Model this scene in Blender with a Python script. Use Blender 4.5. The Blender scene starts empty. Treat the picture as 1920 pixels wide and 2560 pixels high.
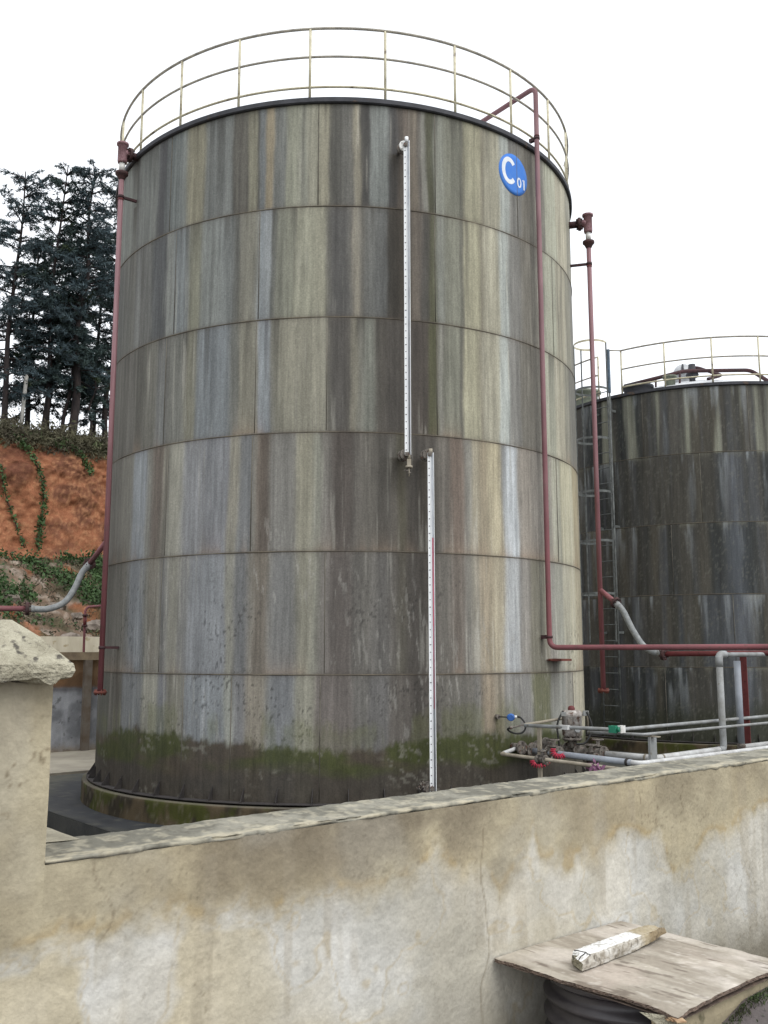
import bpy, math, random
import numpy as np
from mathutils import Vector, Matrix
R_ = math.radians
SC = bpy.context.scene
COL = SC.collection

# ------------------------------------------------------------------ camera, sky, sun, exposure
cam = bpy.data.cameras.new('camera')
camo = bpy.data.objects.new('camera', cam); COL.objects.link(camo)
cam.sensor_fit = 'VERTICAL'; cam.sensor_height = 36.0
cam.lens = 36.0 * 2385.5 / 2560
cam.clip_start = 0.05; cam.clip_end = 3000
PITCH = 0.1451
camo.location = (0, 0, 0)
camo.rotation_euler = (math.pi / 2 + PITCH, 0.0007, 0)
SC.camera = camo

SUN_EL, SUN_AZ = R_(50), R_(138)          # azimuth clockwise from +Y : behind the camera, to the right
world = bpy.data.worlds.new('World'); SC.world = world; world.use_nodes = True
wn = world.node_tree.nodes; wl = world.node_tree.links
bg = wn['Background']
sky = wn.new('ShaderNodeTexSky'); sky.sky_type = 'NISHITA'; sky.sun_disc = False
sky.sun_elevation = SUN_EL; sky.sun_rotation = SUN_AZ; sky.dust_density = 1.0; sky.air_density = 1.0
hs = wn.new('ShaderNodeHueSaturation'); hs.inputs['Saturation'].default_value = 0.12
wl.new(sky.outputs['Color'], hs.inputs['Color'])
ov = wn.new('ShaderNodeMixRGB'); ov.inputs['Fac'].default_value = .86; ov.inputs['Color2'].default_value = (2.75, 2.85, 3.0, 1)   # even cloud deck over the clear sky
wl.new(hs.outputs['Color'], ov.inputs['Color1']); wl.new(ov.outputs['Color'], bg.inputs['Color'])
bg.inputs['Strength'].default_value = 0.15
sun = bpy.data.lights.new('sun', 'SUN'); sun.energy = 0.55; sun.angle = R_(40); sun.color = (1.0, 0.97, 0.93)
suno = bpy.data.objects.new('sun', sun); COL.objects.link(suno)
sd = Vector((math.sin(SUN_AZ) * math.cos(SUN_EL), math.cos(SUN_AZ) * math.cos(SUN_EL), math.sin(SUN_EL)))
suno.rotation_euler = (-sd).to_track_quat('-Z', 'Y').to_euler(); suno.location = sd * 60
SC.view_settings.view_transform = 'Standard'; SC.view_settings.look = 'None'
SC.view_settings.exposure = 1.6; SC.view_settings.gamma = 1.0; SC.view_settings.use_curve_mapping = False

# ------------------------------------------------------------------ frames of reference
U = np.array([.7655, .6435, 0.0]); N = np.array([.6435, -.7655, 0.0])   # along the yard wall / towards the camera
def W(u, n, z): return tuple(u * U[0:3] + n * N[0:3] + np.array([0, 0, z]))
C1, RT = (-.644, 15.418), 3.743
C2, RT2 = (7.839, 23.374), 3.70
ZB = -1.78
def pol(c, r, deg, z): return (c[0] + r * math.cos(R_(deg)), c[1] + r * math.sin(R_(deg)), z)
def at(x, y, Y):     # a point of the photograph at depth Y (survey helper)
    u = (x - 960) / 2385.5; v = -(y - 1280) / 2385.5
    d = (u, math.cos(PITCH) - v * math.sin(PITCH), math.sin(PITCH) + v * math.cos(PITCH))
    return (d[0] * Y / d[1], Y, d[2] * Y / d[1])

# ------------------------------------------------------------------ numpy noise
def hsh(ix, iy, s):
    with np.errstate(over='ignore'):
        h = (ix.astype(np.int64).astype(np.uint64) * np.uint64(374761393) + iy.astype(np.int64).astype(np.uint64) * np.uint64(668265263) + np.uint64(s * 974634533)) & np.uint64(0xffffffff)
        h = ((h ^ (h >> np.uint64(13))) * np.uint64(1274126177)) & np.uint64(0xffffffff)
        h = h ^ (h >> np.uint64(16))
    return (h & np.uint64(0xffff)).astype(float) / 65535.0
def vn(x, y, s=1):
    x = np.asarray(x, float); y = np.asarray(y, float)
    ix = np.floor(x); iy = np.floor(y); fx = x - ix; fy = y - iy
    fx = fx * fx * (3 - 2 * fx); fy = fy * fy * (3 - 2 * fy)
    a = hsh(ix, iy, s); b = hsh(ix + 1, iy, s); c = hsh(ix, iy + 1, s); d = hsh(ix + 1, iy + 1, s)
    return (a + (b - a) * fx) * (1 - fy) + (c + (d - c) * fx) * fy
def fbm(x, y, s=1, o=4):
    t = 0; a = .5; m = 0
    for k in range(o):
        t = t + a * vn(np.asarray(x) * 2 ** k, np.asarray(y) * 2 ** k, s + 17 * k); m += a; a *= .5
    return t / m
def sstep(a, b, x):
    t = np.clip((np.asarray(x, float) - a) / (b - a), 0, 1); return t * t * (3 - 2 * t)
def lin(c):
    c = np.asarray(c, float) / 255.0
    return np.where(c <= .04045, c / 12.92, ((c + .055) / 1.055) ** 2.4)
def lerp(a, b, t): return a + (b - a) * t[..., None]

# ------------------------------------------------------------------ materials
def rgb(c, k=1.0): 
    v = lin(c) * k; return (float(v[0]), float(v[1]), float(v[2]), 1.0)
def mat(name, c1, c2=None, svert=False, scale=4.0, stretch=(1, 1, 1), rough=.7, bump=.0, bscale=40.0, metal=0.0, spots=None, sscale=12.0, sth=.62, attr=False, fine=.25, spec=.3, detail=6.0, transm=0):
    m = bpy.data.materials.new(name); m.use_nodes = True
    nt = m.node_tree; nd = nt.nodes; lk = nt.links; b = nd['Principled BSDF']
    tc = nd.new('ShaderNodeTexCoord'); mp = nd.new('ShaderNodeMapping'); mp.inputs['Scale'].default_value = stretch
    lk.new(tc.outputs['Object'], mp.inputs['Vector'])
    n1 = nd.new('ShaderNodeTexNoise'); n1.inputs['Scale'].default_value = scale; n1.inputs['Detail'].default_value = detail; n1.inputs['Roughness'].default_value = .62
    lk.new(mp.outputs['Vector'], n1.inputs['Vector'])
    if attr:
        a = nd.new('ShaderNodeAttribute'); a.attribute_name = 'Col'
        mr = nd.new('ShaderNodeMapRange'); mr.inputs['From Min'].default_value = .25; mr.inputs['From Max'].default_value = .75
        mr.inputs['To Min'].default_value = 1 - fine; mr.inputs['To Max'].default_value = 1 + fine
        lk.new(n1.outputs['Fac'], mr.inputs['Value'])
        n2 = nd.new('ShaderNodeTexNoise'); n2.inputs['Scale'].default_value = bscale * 1.7; n2.inputs['Detail'].default_value = 4
        lk.new(tc.outputs['Object'], n2.inputs['Vector'])
        m2 = nd.new('ShaderNodeMapRange'); m2.inputs['From Min'].default_value = .3; m2.inputs['From Max'].default_value = .7
        m2.inputs['To Min'].default_value = 1 - fine * .6; m2.inputs['To Max'].default_value = 1 + fine * .6
        lk.new(n2.outputs['Fac'], m2.inputs['Value'])
        mm = nd.new('ShaderNodeMath'); mm.operation = 'MULTIPLY'; lk.new(mr.outputs[0], mm.inputs[0]); lk.new(m2.outputs[0], mm.inputs[1])
        vm = nd.new('ShaderNodeVectorMath'); vm.operation = 'SCALE'
        lk.new(a.outputs['Color'], vm.inputs[0]); lk.new(mm.outputs[0], vm.inputs['Scale'])
        lk.new(vm.outputs[0], b.inputs['Base Color'])
    else:
        cr = nd.new('ShaderNodeValToRGB'); cr.color_ramp.elements[0].position = .36; cr.color_ramp.elements[1].position = .66
        cr.color_ramp.elements[0].color = rgb(c1); cr.color_ramp.elements[1].color = rgb(c2 or c1)
        lk.new(n1.outputs['Fac'], cr.inputs['Fac']); out = cr.outputs['Color']
        if spots:
            n3 = nd.new('ShaderNodeTexNoise'); n3.inputs['Scale'].default_value = sscale; n3.inputs['Detail'].default_value = 5
            lk.new((mp if svert else tc).outputs['Vector' if svert else 'Object'], n3.inputs['Vector'])
            c3 = nd.new('ShaderNodeValToRGB'); c3.color_ramp.elements[0].position = sth; c3.color_ramp.elements[1].position = sth + .08
            lk.new(n3.outputs['Fac'], c3.inputs['Fac'])
            mx = nd.new('ShaderNodeMixRGB'); mx.inputs['Color2'].default_value = rgb(spots)
            lk.new(c3.outputs['Color'], mx.inputs['Fac']); lk.new(out, mx.inputs['Color1']); out = mx.outputs['Color']
        lk.new(out, b.inputs['Base Color'])
    b.inputs['Roughness'].default_value = rough; b.inputs['Metallic'].default_value = metal
    b.inputs['Specular IOR Level'].default_value = spec
    if bump:
        nb = nd.new('ShaderNodeTexNoise'); nb.inputs['Scale'].default_value = bscale; nb.inputs['Detail'].default_value = 6
        lk.new(tc.outputs['Object'], nb.inputs['Vector'])
        bp = nd.new('ShaderNodeBump'); bp.inputs['Strength'].default_value = bump; bp.inputs['Distance'].default_value = .02
        lk.new(nb.outputs['Fac'], bp.inputs['Height']); lk.new(bp.outputs['Normal'], b.inputs['Normal'])
    return m

M = {}
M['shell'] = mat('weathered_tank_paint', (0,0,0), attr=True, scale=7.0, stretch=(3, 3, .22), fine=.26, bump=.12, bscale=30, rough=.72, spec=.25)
M['weld'] = mat('weld_seam', (100, 92, 78), (66, 61, 54), scale=3, rough=.8)
M['weldv'] = mat('weld_seam_faint', (112, 108, 98), (74, 70, 62), scale=3, rough=.8)
M['rim'] = mat('dark_curb', (70, 71, 76), (52, 53, 57), scale=5, rough=.7, spots=(86, 74, 66), sscale=5)
M['rail'] = mat('faded_yellow_paint', (204, 198, 172), (172, 164, 140), scale=9, rough=.65, spots=(110, 98, 84), sscale=9, sth=.62)
M['railg'] = mat('grey_rail_paint', (178, 172, 158), (142, 138, 130), scale=9, rough=.65, spots=(140, 134, 104), sscale=5, sth=.62)
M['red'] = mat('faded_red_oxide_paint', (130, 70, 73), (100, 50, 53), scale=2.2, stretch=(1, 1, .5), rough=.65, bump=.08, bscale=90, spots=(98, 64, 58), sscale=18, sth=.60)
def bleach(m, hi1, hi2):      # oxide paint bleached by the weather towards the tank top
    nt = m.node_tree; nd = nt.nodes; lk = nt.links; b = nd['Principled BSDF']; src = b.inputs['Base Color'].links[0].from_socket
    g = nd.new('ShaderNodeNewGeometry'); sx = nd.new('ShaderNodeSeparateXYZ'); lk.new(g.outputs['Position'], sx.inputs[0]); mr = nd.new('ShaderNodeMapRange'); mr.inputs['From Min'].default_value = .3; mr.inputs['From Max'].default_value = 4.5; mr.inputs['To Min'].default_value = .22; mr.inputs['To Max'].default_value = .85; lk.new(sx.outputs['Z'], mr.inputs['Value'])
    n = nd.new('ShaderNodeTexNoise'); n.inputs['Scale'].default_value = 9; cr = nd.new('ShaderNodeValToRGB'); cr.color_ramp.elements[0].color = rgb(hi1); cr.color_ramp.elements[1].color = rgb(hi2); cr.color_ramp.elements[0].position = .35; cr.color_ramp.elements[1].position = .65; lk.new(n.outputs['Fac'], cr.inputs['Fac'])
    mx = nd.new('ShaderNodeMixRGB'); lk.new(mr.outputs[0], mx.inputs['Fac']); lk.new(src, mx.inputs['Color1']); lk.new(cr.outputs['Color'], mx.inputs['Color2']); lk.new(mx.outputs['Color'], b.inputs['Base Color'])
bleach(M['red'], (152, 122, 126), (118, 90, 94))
M['redd'] = mat('dark_red_paint', (112, 54, 54), (86, 42, 42), scale=5, rough=.55, spots=(72, 40, 38), sscale=20)
M['flange'] = mat('rusty_dark_flange', (78, 52, 50), (54, 44, 44), scale=14, rough=.75, bump=.1)
M['rust'] = mat('rusty_red_plate', (112, 62, 52), (86, 50, 44), scale=10, rough=.8)
M['white'] = mat('dirty_white_paint', (226, 226, 224), (196, 194, 188), scale=6, rough=.5)
M['gauge'] = mat('white_gauge_enamel', (238, 240, 240), (224, 226, 228), scale=4, rough=.4)
M['glass'] = mat('grey_sight_glass', (168, 172, 178), (150, 154, 160), scale=4, rough=.2)
M['liquid'] = mat('red_gauge_liquid', (166, 84, 100), (152, 74, 90), scale=3, rough=.25)
M['black'] = mat('black_paint', (40, 38, 38), (28, 27, 28), scale=9, rough=.6)
M['ink'] = mat('scale_ink', (84, 84, 90), (70, 70, 76), rough=.7)
M['galv'] = mat('grey_pipe_paint', (152, 155, 156), (120, 120, 116), scale=5, rough=.55, spots=(104, 96, 84), sscale=14, sth=.66, bump=.04)
M['galvb'] = mat('bluish_grey_pipe_paint', (150, 156, 164), (128, 132, 138), scale=4, rough=.5)
M['wpipe'] = mat('white_pipe_paint', (206, 207, 206), (164, 163, 160), scale=4, rough=.55, spots=(124, 118, 108), sscale=9, sth=.66)
M['tanpipe'] = mat('dusty_beige_pipe', (160, 152, 136), (122, 114, 100), scale=6, rough=.65)
M['hose'] = mat('grey_braided_hose', (140, 143, 142), (112, 115, 116), scale=18, stretch=(1, 1, 1), rough=.5, bump=.3, bscale=160)
M['oldmetal'] = mat('grimy_valve_metal', (128, 122, 114), (70, 64, 60), scale=16, rough=.7, bump=.15, spots=(96, 62, 48), sscale=22, sth=.6)
M['dark'] = mat('dark_steel', (58, 54, 52), (44, 42, 42), scale=10, rough=.7)
M['bracket'] = mat('dark_red_brown_steel', (74, 48, 50), (54, 42, 44), scale=10, rough=.75)
M['blue'] = mat('blue_plastic', (58, 102, 168), (48, 86, 146), scale=5, rough=.4)
M['signblue'] = mat('sign_blue_paint', (52, 116, 204), (66, 124, 202), scale=8, rough=.55, spots=(100, 140, 190), sscale=30, sth=.66)
M['signwhite'] = mat('sign_white_paint', (226, 230, 234), (208, 214, 220), scale=12, rough=.55)
M['pink'] = mat('red_coil_plastic', (204, 66, 90), (176, 52, 74), scale=5, rough=.35)
M['green'] = mat('green_plastic', (48, 132, 104), (38, 112, 88), scale=6, rough=.4)
M['cable'] = mat('black_rubber', (46, 46, 44), (36, 36, 36), rough=.5)
M['wall'] = mat('cement_render', (0,0,0), attr=True, scale=9, fine=.10, bump=.22, bscale=55, rough=.9, spec=.15)
M['lip'] = mat('rough_mortar_coping', (158, 152, 134), (122, 117, 102), scale=9, rough=.9, bump=.35, bscale=90, spots=(190, 182, 160), sscale=26, sth=.64)
M['cap'] = mat('mottled_cement_cap', (180, 175, 155), (138, 132, 114), scale=14, rough=.95, bump=.8, bscale=110, spots=(92, 88, 80), sscale=30, sth=.57)
M['ringc'] = mat('mossy_concrete_ring', (78, 72, 50), (50, 44, 36), scale=3.0, stretch=(3, 3, .5), rough=.9, bump=.3, spots=(84, 88, 36), sscale=2.0, sth=.50, svert=True)
M['slab'] = mat('wet_dark_concrete', (78, 78, 74), (40, 43, 47), scale=.9, rough=.6, bump=.2, bscale=25, spots=(48, 50, 54), sscale=4, sth=.6)
M['stain'] = mat('stained_screed', (0,0,0), attr=True, scale=6, fine=.15, bump=.15, bscale=40, rough=.7)
M['apron'] = mat('pale_concrete_floor', (176, 168, 150), (146, 138, 124), scale=1.2, rough=.9, bump=.15, bscale=30)
M['floor'] = mat('dark_wet_yard_floor', (60, 58, 52), (42, 41, 39), scale=1.5, rough=.75, bump=.25, bscale=25)
M['ground'] = mat('grey_dirt_pavement', (98, 91, 89), (74, 70, 68), scale=5, rough=.95, bump=.3, bscale=50)
M['earth'] = mat('far_earth', (98, 90, 72), (70, 76, 48), scale=.3, rough=.95)
M['hill'] = mat('red_soil', (0,0,0), attr=True, scale=3, fine=.34, bump=.8, bscale=16, rough=.95, spec=.1)
M['cream'] = mat('cream_concrete', (198, 190, 170), (172, 163, 142), scale=3, stretch=(1.5, 1.5, .3), rough=.9, bump=.1, spots=(160, 146, 118), sscale=5, sth=.62)
M['rear'] = mat('stained_rear_wall', (0,0,0), attr=True, scale=5, fine=.14, bump=.2, bscale=30, rough=.9, spec=.15)
M['bark'] = mat('dark_bark', (58, 50, 48), (36, 34, 36), scale=9, stretch=(1, 1, .3), rough=.95)
M['needle'] = mat('dark_conifer_needles', (74, 88, 84), (46, 58, 62), scale=1.2, rough=.8, spec=.1, spots=(52, 62, 42), sscale=.9, sth=.56)
M['needle2'] = mat('blue_green_needles', (80, 94, 98), (52, 64, 70), scale=1.2, rough=.8, spec=.1)
M['leaf'] = mat('bright_green_leaves', (70, 94, 54), (46, 64, 40), scale=3.5, rough=.6, spec=.2)
M['shrub'] = mat('dull_undergrowth', (88, 86, 66), (62, 56, 48), scale=1.3, rough=.9, spots=(72, 86, 54), sscale=1.6, sth=.58)
M['rock'] = mat('grey_rubble', (142, 132, 122), (92, 84, 76), scale=4, rough=.95, bump=.5, bscale=12)
M['post'] = mat('pale_concrete_post', (168, 166, 160), (138, 136, 130), scale=6, rough=.9)
M['ply'] = mat('weathered_plywood', (0,0,0), attr=True, scale=5, stretch=(1, 1, 1), fine=.12, bump=.2, bscale=45, rough=.85, spec=.2)
M['plyedge'] = mat('plywood_edge', (118, 102, 90), (80, 70, 64), scale=30, stretch=(1, 1, 6), rough=.9)
M['beam'] = mat('peeling_white_beam', (0,0,0), attr=True, scale=14, fine=.1, bump=.25, bscale=60, rough=.85, spec=.2)
M['barrel'] = mat('black_plastic_barrel', (74, 70, 72), (54, 51, 54), scale=6, rough=.4, spec=.5)
M['block'] = mat('beige_cement_block', (160, 149, 123), (132, 123, 102), scale=9, rough=.9, bump=.3, spots=(92, 88, 68), sscale=11, sth=.6)
M['moss'] = mat('moss_and_grass', (66, 82, 48), (56, 58, 40), scale=12, rough=.95)
M['roofw'] = mat('pale_roof_sheet', (206, 208, 210), (178, 180, 182), scale=2, rough=.6)
M['alu'] = mat('dull_aluminium', (186, 188, 190), (150, 152, 154), scale=4, rough=.45)
M['lagreen'] = mat('faded_green_metal', (128, 134, 118), (96, 100, 90), scale=6, rough=.7)
M['ladder'] = mat('galvanised_ladder', (112, 116, 114), (74, 77, 76), scale=8, rough=.6)
M['ladblue'] = mat('blue_grey_paint', (92, 112, 130), (72, 84, 94), scale=8, rough=.6)
M['purple'] = mat('purple_leaves', (134, 92, 120), (96, 62, 84), scale=8, rough=.7)

# ------------------------------------------------------------------ mesh builder
class MB:
    def __init__(s): s.v = []; s.f = []; s.sm = []
    def add(s, vs, fs, smooth=False):
        o = len(s.v); s.v += [tuple(map(float, q)) for q in vs]; s.f += [tuple(i + o for i in f) for f in fs]; s.sm += [smooth] * len(fs)
        return s
    def box(s, c, size, ax=None):
        c = np.array(c, float); hx, hy, hz = [q / 2 for q in size]
        A = np.eye(3) if ax is None else np.array(ax, float)
        vs = [c + A[0] * i * hx + A[1] * j * hy + A[2] * k * hz for k in (-1, 1) for j in (-1, 1) for i in (-1, 1)]
        return s.add(vs, [(0, 2, 3, 1), (4, 5, 7, 6), (0, 1, 5, 4), (2, 6, 7, 3), (0, 4, 6, 2), (1, 3, 7, 5)])
    def tube(s, pts, r, n=10, cap=True, radii=None):
        P = [np.array(p, float) for p in pts]; m = len(P); T = []
        for i in range(m):
            a = P[i] - P[i - 1] if i else P[1] - P[0]; b = P[i + 1] - P[i] if i < m - 1 else P[-1] - P[-2]
            t = a / (np.linalg.norm(a) + 1e-12) + b / (np.linalg.norm(b) + 1e-12); T.append(t / (np.linalg.norm(t) + 1e-12))
        ref = np.array([0, 0, 1.0]) if abs(T[0][2]) < .9 else np.array([1.0, 0, 0])
        x = np.cross(ref, T[0]); x /= np.linalg.norm(x); vs = []
        for i in range(m):
            x = x - T[i] * np.dot(x, T[i]); x /= np.linalg.norm(x); y = np.cross(T[i], x); rr = radii[i] if radii is not None else r
            for k in range(n):
                a = 2 * math.pi * k / n; vs.append(P[i] + (x * math.cos(a) + y * math.sin(a)) * rr)
        fs = [(i * n + k, i * n + (k + 1) % n, (i + 1) * n + (k + 1) % n, (i + 1) * n + k) for i in range(m - 1) for k in range(n)]
        s.add(vs, fs, True)
        if cap:
            o = len(s.v) - len(vs)
            s.f.append(tuple(range(o + n - 1, o - 1, -1))); s.f.append(tuple(range(o + (m - 1) * n, o + m * n))); s.sm += [False, False]
        return s
    def cyl(s, p0, p1, r, n=16): return s.tube([p0, p1], r, n)
    def lathe(s, c, prof, n=48, axis=(0, 0, 1), a0=0, a1=360, smooth=True):
        ax = np.array(axis, float); ax /= np.linalg.norm(ax); ref = np.array([0, 0, 1.0]) if abs(ax[2]) < .9 else np.array([1.0, 0, 0])
        x = np.cross(ref, ax); x /= np.linalg.norm(x); y = np.cross(ax, x)
        if abs(ax[2]) > .9: x = np.array([1., 0, 0]); y = np.array([0, 1., 0])
        full = abs(a1 - a0) >= 359.9; k = n if full else n + 1; vs = []
        for i in range(k):
            a = R_(a0 + (a1 - a0) * i / n)
            for r, h in prof: vs.append(np.array(c, float) + (x * math.cos(a) + y * math.sin(a)) * r + ax * h)
        m = len(prof); fs = []
        for i in range(n):
            j = (i + 1) % k
            for q in range(m - 1): fs.append((i * m + q, j * m + q, j * m + q + 1, i * m + q + 1))
        return s.add(vs, fs, smooth)
    def sphere(s, c, r, n=16, sq=(1, 1, 1)):
        vs = []; fs = []; c = np.array(c, float); h = n // 2
        for i in range(h + 1):
            t = math.pi * i / h
            for k in range(n):
                a = 2 * math.pi * k / n; vs.append(c + np.array([math.sin(t) * math.cos(a) * sq[0], math.sin(t) * math.sin(a) * sq[1], math.cos(t) * sq[2]]) * r)
        for i in range(h):
            for k in range(n): fs.append((i * n + k, (i + 1) * n + k, (i + 1) * n + (k + 1) % n, i * n + (k + 1) % n))
        return s.add(vs, fs, True)
    def flange(s, p, axis, r, t=.02, bolts=4):
        p = np.array(p, float); a = np.array(axis, float); a /= np.linalg.norm(a)
        s.cyl(p - a * t / 2, p + a * t / 2, r, 18)
        ref = np.array([0, 0, 1.0]) if abs(a[2]) < .9 else np.array([1.0, 0, 0]); x = np.cross(ref, a); x /= np.linalg.norm(x); y = np.cross(a, x)
        for k in range(bolts):
            g = 2 * math.pi * (k + .5) / bolts; q = p + (x * math.cos(g) + y * math.sin(g)) * r * .78
            s.cyl(q - a * t * 1.1, q + a * t * 1.1, r * .12, 6)
        return s
    def build(s, name, m, parent=None, loc=(0, 0, 0)):
        me = bpy.data.meshes.new(name); l = np.array(loc, float)
        me.from_pydata([tuple(np.array(v) - l) for v in s.v], [], s.f); me.materials.append(m)
        me.polygons.foreach_set('use_smooth', s.sm); me.update()
        o = bpy.data.objects.new(name, me); COL.objects.link(o)
        if parent: o.parent = parent
        else: o.location = loc
        return o
def fillet(pts, r, k=6):
    P = [np.array(p, float) for p in pts]; out = [P[0]]
    for i in range(1, len(P) - 1):
        a = P[i - 1] - P[i]; b = P[i + 1] - P[i]; la, lb = np.linalg.norm(a), np.linalg.norm(b); d = min(r, la * .49, lb * .49)
        p0 = P[i] + a / la * d; p1 = P[i] + b / lb * d
        for j in range(k + 1):
            t = j / k; out.append((1 - t) ** 2 * p0 + 2 * t * (1 - t) * P[i] + t * t * p1)
    out.append(P[-1]); return out
def spline(pts, k=10):
    P = [np.array(p, float) for p in pts]; P = [2 * P[0] - P[1]] + P + [2 * P[-1] - P[-2]]; out = []
    for i in range(1, len(P) - 2):
        for j in range(k):
            t = j / k; a, b, c, d = P[i - 1:i + 3]
            out.append(.5 * (2 * b + (c - a) * t + (2 * a - 5 * b + 4 * c - d) * t * t + (3 * b - a - 3 * c + d) * t ** 3))
    out.append(P[-2]); return out
def grid(name, X, m, color=None, parent=None, loc=(0, 0, 0), smooth=True, wrap=False):
    """X: (rows, cols, 3) array -> one sheet; color: (rows, cols, 3) linear albedo"""
    r, c = X.shape[:2]; V = (X - np.array(loc)).reshape(-1, 3)
    i, j = np.meshgrid(np.arange(r - 1), np.arange(c if wrap else c - 1), indexing='ij'); jn = (j + 1) % c
    F = np.stack([i * c + j, i * c + jn, (i + 1) * c + jn, (i + 1) * c + j], -1).reshape(-1, 4)
    me = bpy.data.meshes.new(name); me.vertices.add(len(V)); me.vertices.foreach_set('co', V.astype(np.float32).ravel())
    me.loops.add(F.size); me.loops.foreach_set('vertex_index', F.astype(np.int32).ravel())
    me.polygons.add(len(F)); me.polygons.foreach_set('loop_start', (np.arange(len(F)) * 4).astype(np.int32))
    me.polygons.foreach_set('use_smooth', np.full(len(F), smooth)); me.materials.append(m); me.update(calc_edges=True)
    if color is not None:
        a = me.color_attributes.new('Col', 'FLOAT_COLOR', 'POINT')
        a.data.foreach_set('color', np.concatenate([color.reshape(-1, 3), np.ones((len(V), 1))], 1).astype(np.float32).ravel())
    o = bpy.data.objects.new(name, me); COL.objects.link(o)
    if parent: o.parent = parent
    else: o.location = loc
    return o
def leafmesh(name, C, D, S, L, Wd, m, parent=None, loc=(0, 0, 0)):
    """many small diamond leaves: centres C, direction D, side S, half length L, half width Wd"""
    C = np.asarray(C) - np.array(loc); L = np.asarray(L)[:, None]; Wd = np.asarray(Wd)[:, None]
    V = np.stack([C - D * L, C + S * Wd, C + D * L, C - S * Wd], 1).reshape(-1, 3); n = len(C)
    me = bpy.data.meshes.new(name); me.vertices.add(len(V)); me.vertices.foreach_set('co', V.astype(np.float32).ravel())
    me.loops.add(n * 4); me.loops.foreach_set('vertex_index', np.arange(n * 4).astype(np.int32))
    me.polygons.add(n); me.polygons.foreach_set('loop_start', (np.arange(n) * 4).astype(np.int32)); me.materials.append(m); me.update(calc_edges=True)
    o = bpy.data.objects.new(name, me); COL.objects.link(o)
    if parent: o.parent = parent
    else: o.location = loc
    return o
def tag(o, label=None, cat=None, group=None, kind=None):
    if label: o['label'] = label
    if cat: o['category'] = cat
    if group: o['group'] = group
    if kind: o['kind'] = kind
    return o
def thing(name, loc, label, cat, group=None):
    o = bpy.data.objects.new(name, None); COL.objects.link(o); o.location = loc; o.empty_display_size = .2
    return tag(o, label, cat, group)
class T:
    """a thing: an Empty that parents its parts"""
    def __init__(s, name, loc, label, cat, group=None): s.loc = loc; s.o = thing(name, loc, label, cat, group)
    def part(s, name, mb, m, parent=None, label=None):
        o = mb.build(name, m, parent or s.o, s.loc)
        if label: o['label'] = label
        return o
def rvec(rs, n):
    v = rs.normal(size=(n, 3)); return v / np.linalg.norm(v, axis=1)[:, None]

# ------------------------------------------------------------------ setting: ground, yard floor, hill
def flat(name, quads, m, kind='structure'):
    b = MB()
    for q in quads: b.add(q, [(0, 1, 2, 3)])
    return tag(b.build(name, m), kind=kind)
flat('ground', [[(-600, -300, -2.6), (700, -300, -2.6), (700, 900, -2.6), (-600, 900, -2.6)]], M['earth'])
flat('yard_floor', [[W(-25, -2.5, -2.3), W(45, -2.5, -2.3), W(45, -20.3, -2.3), W(-25, -20.3, -2.3)]], M['floor'])
b = MB(); 
b.add([W(5.03, -6.0, -2.1), W(40, -6.0, -2.1), W(40, -16.5, -2.1), W(5.03, -16.5, -2.1), W(5.03, -6.0, -2.34), W(40, -6.0, -2.34), W(40, -16.5, -2.34), W(5.03, -16.5, -2.34)],
      [(0, 1, 2, 3), (0, 4, 5, 1), (1, 5, 6, 2), (2, 6, 7, 3), (3, 7, 4, 0)])
tag(b.build('tank_slab', M['slab']), kind='structure')
ug = np.concatenate([np.arange(5.032, 7.4, .05), np.linspace(7.5, 39.9, 60)]); ng = np.arange(-16.49, -6.0, .06); A_, B_ = np.meshgrid(ug, ng); X = A_[..., None] * U + B_[..., None] * N; X[..., 2] = -2.096
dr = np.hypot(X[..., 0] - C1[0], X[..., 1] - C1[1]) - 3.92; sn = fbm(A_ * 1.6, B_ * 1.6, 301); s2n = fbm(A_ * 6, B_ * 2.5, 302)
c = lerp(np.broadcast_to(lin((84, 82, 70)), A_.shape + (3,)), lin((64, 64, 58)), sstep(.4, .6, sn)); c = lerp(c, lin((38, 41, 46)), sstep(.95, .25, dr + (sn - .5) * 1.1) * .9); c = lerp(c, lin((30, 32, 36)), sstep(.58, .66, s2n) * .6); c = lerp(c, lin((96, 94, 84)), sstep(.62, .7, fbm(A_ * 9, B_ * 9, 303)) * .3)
tag(grid('slab_screed', X, M['stain'], c), kind='structure')
b = MB()
b.add([W(-25, -16.85, -2.1), W(40, -16.85, -2.1), W(40, -20.29, -2.1), W(-25, -20.29, -2.1), W(-25, -16.85, -2.34), W(40, -16.85, -2.34)], [(0, 1, 2, 3), (0, 4, 5, 1)])
tag(b.build('concrete_apron', M['apron']), kind='structure')
# pavement on the camera's side of the wall, with a heap of dirt against the small block
uu = np.concatenate([np.linspace(-8, 1.5, 20), np.arange(1.55, 4.6, .03), np.linspace(4.7, 16, 24)])
nn = np.concatenate([np.arange(-2.376, -.6, .03), np.linspace(-.55, 12, 20)])
UU, NN = np.meshgrid(uu, nn)
ZZ = -1.62 + (np.interp(UU, [2.35, 2.6, 2.766, 2.91, 3.1], [-1.62, -1.30, -1.125, -1.080, -1.074]) + 1.62) * sstep(-1.86, -1.78, NN) * (1 - .25 * sstep(-1.6, 2, NN)) + .010 * (fbm(UU * 9, NN * 9, 3) - .5) + .004 * (fbm(UU * 40, NN * 40, 4) - .5)
PX = UU[..., None] * U + NN[..., None] * N; PX[..., 2] = ZZ
tag(grid('pavement', PX, M['ground']), kind='structure')

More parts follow.
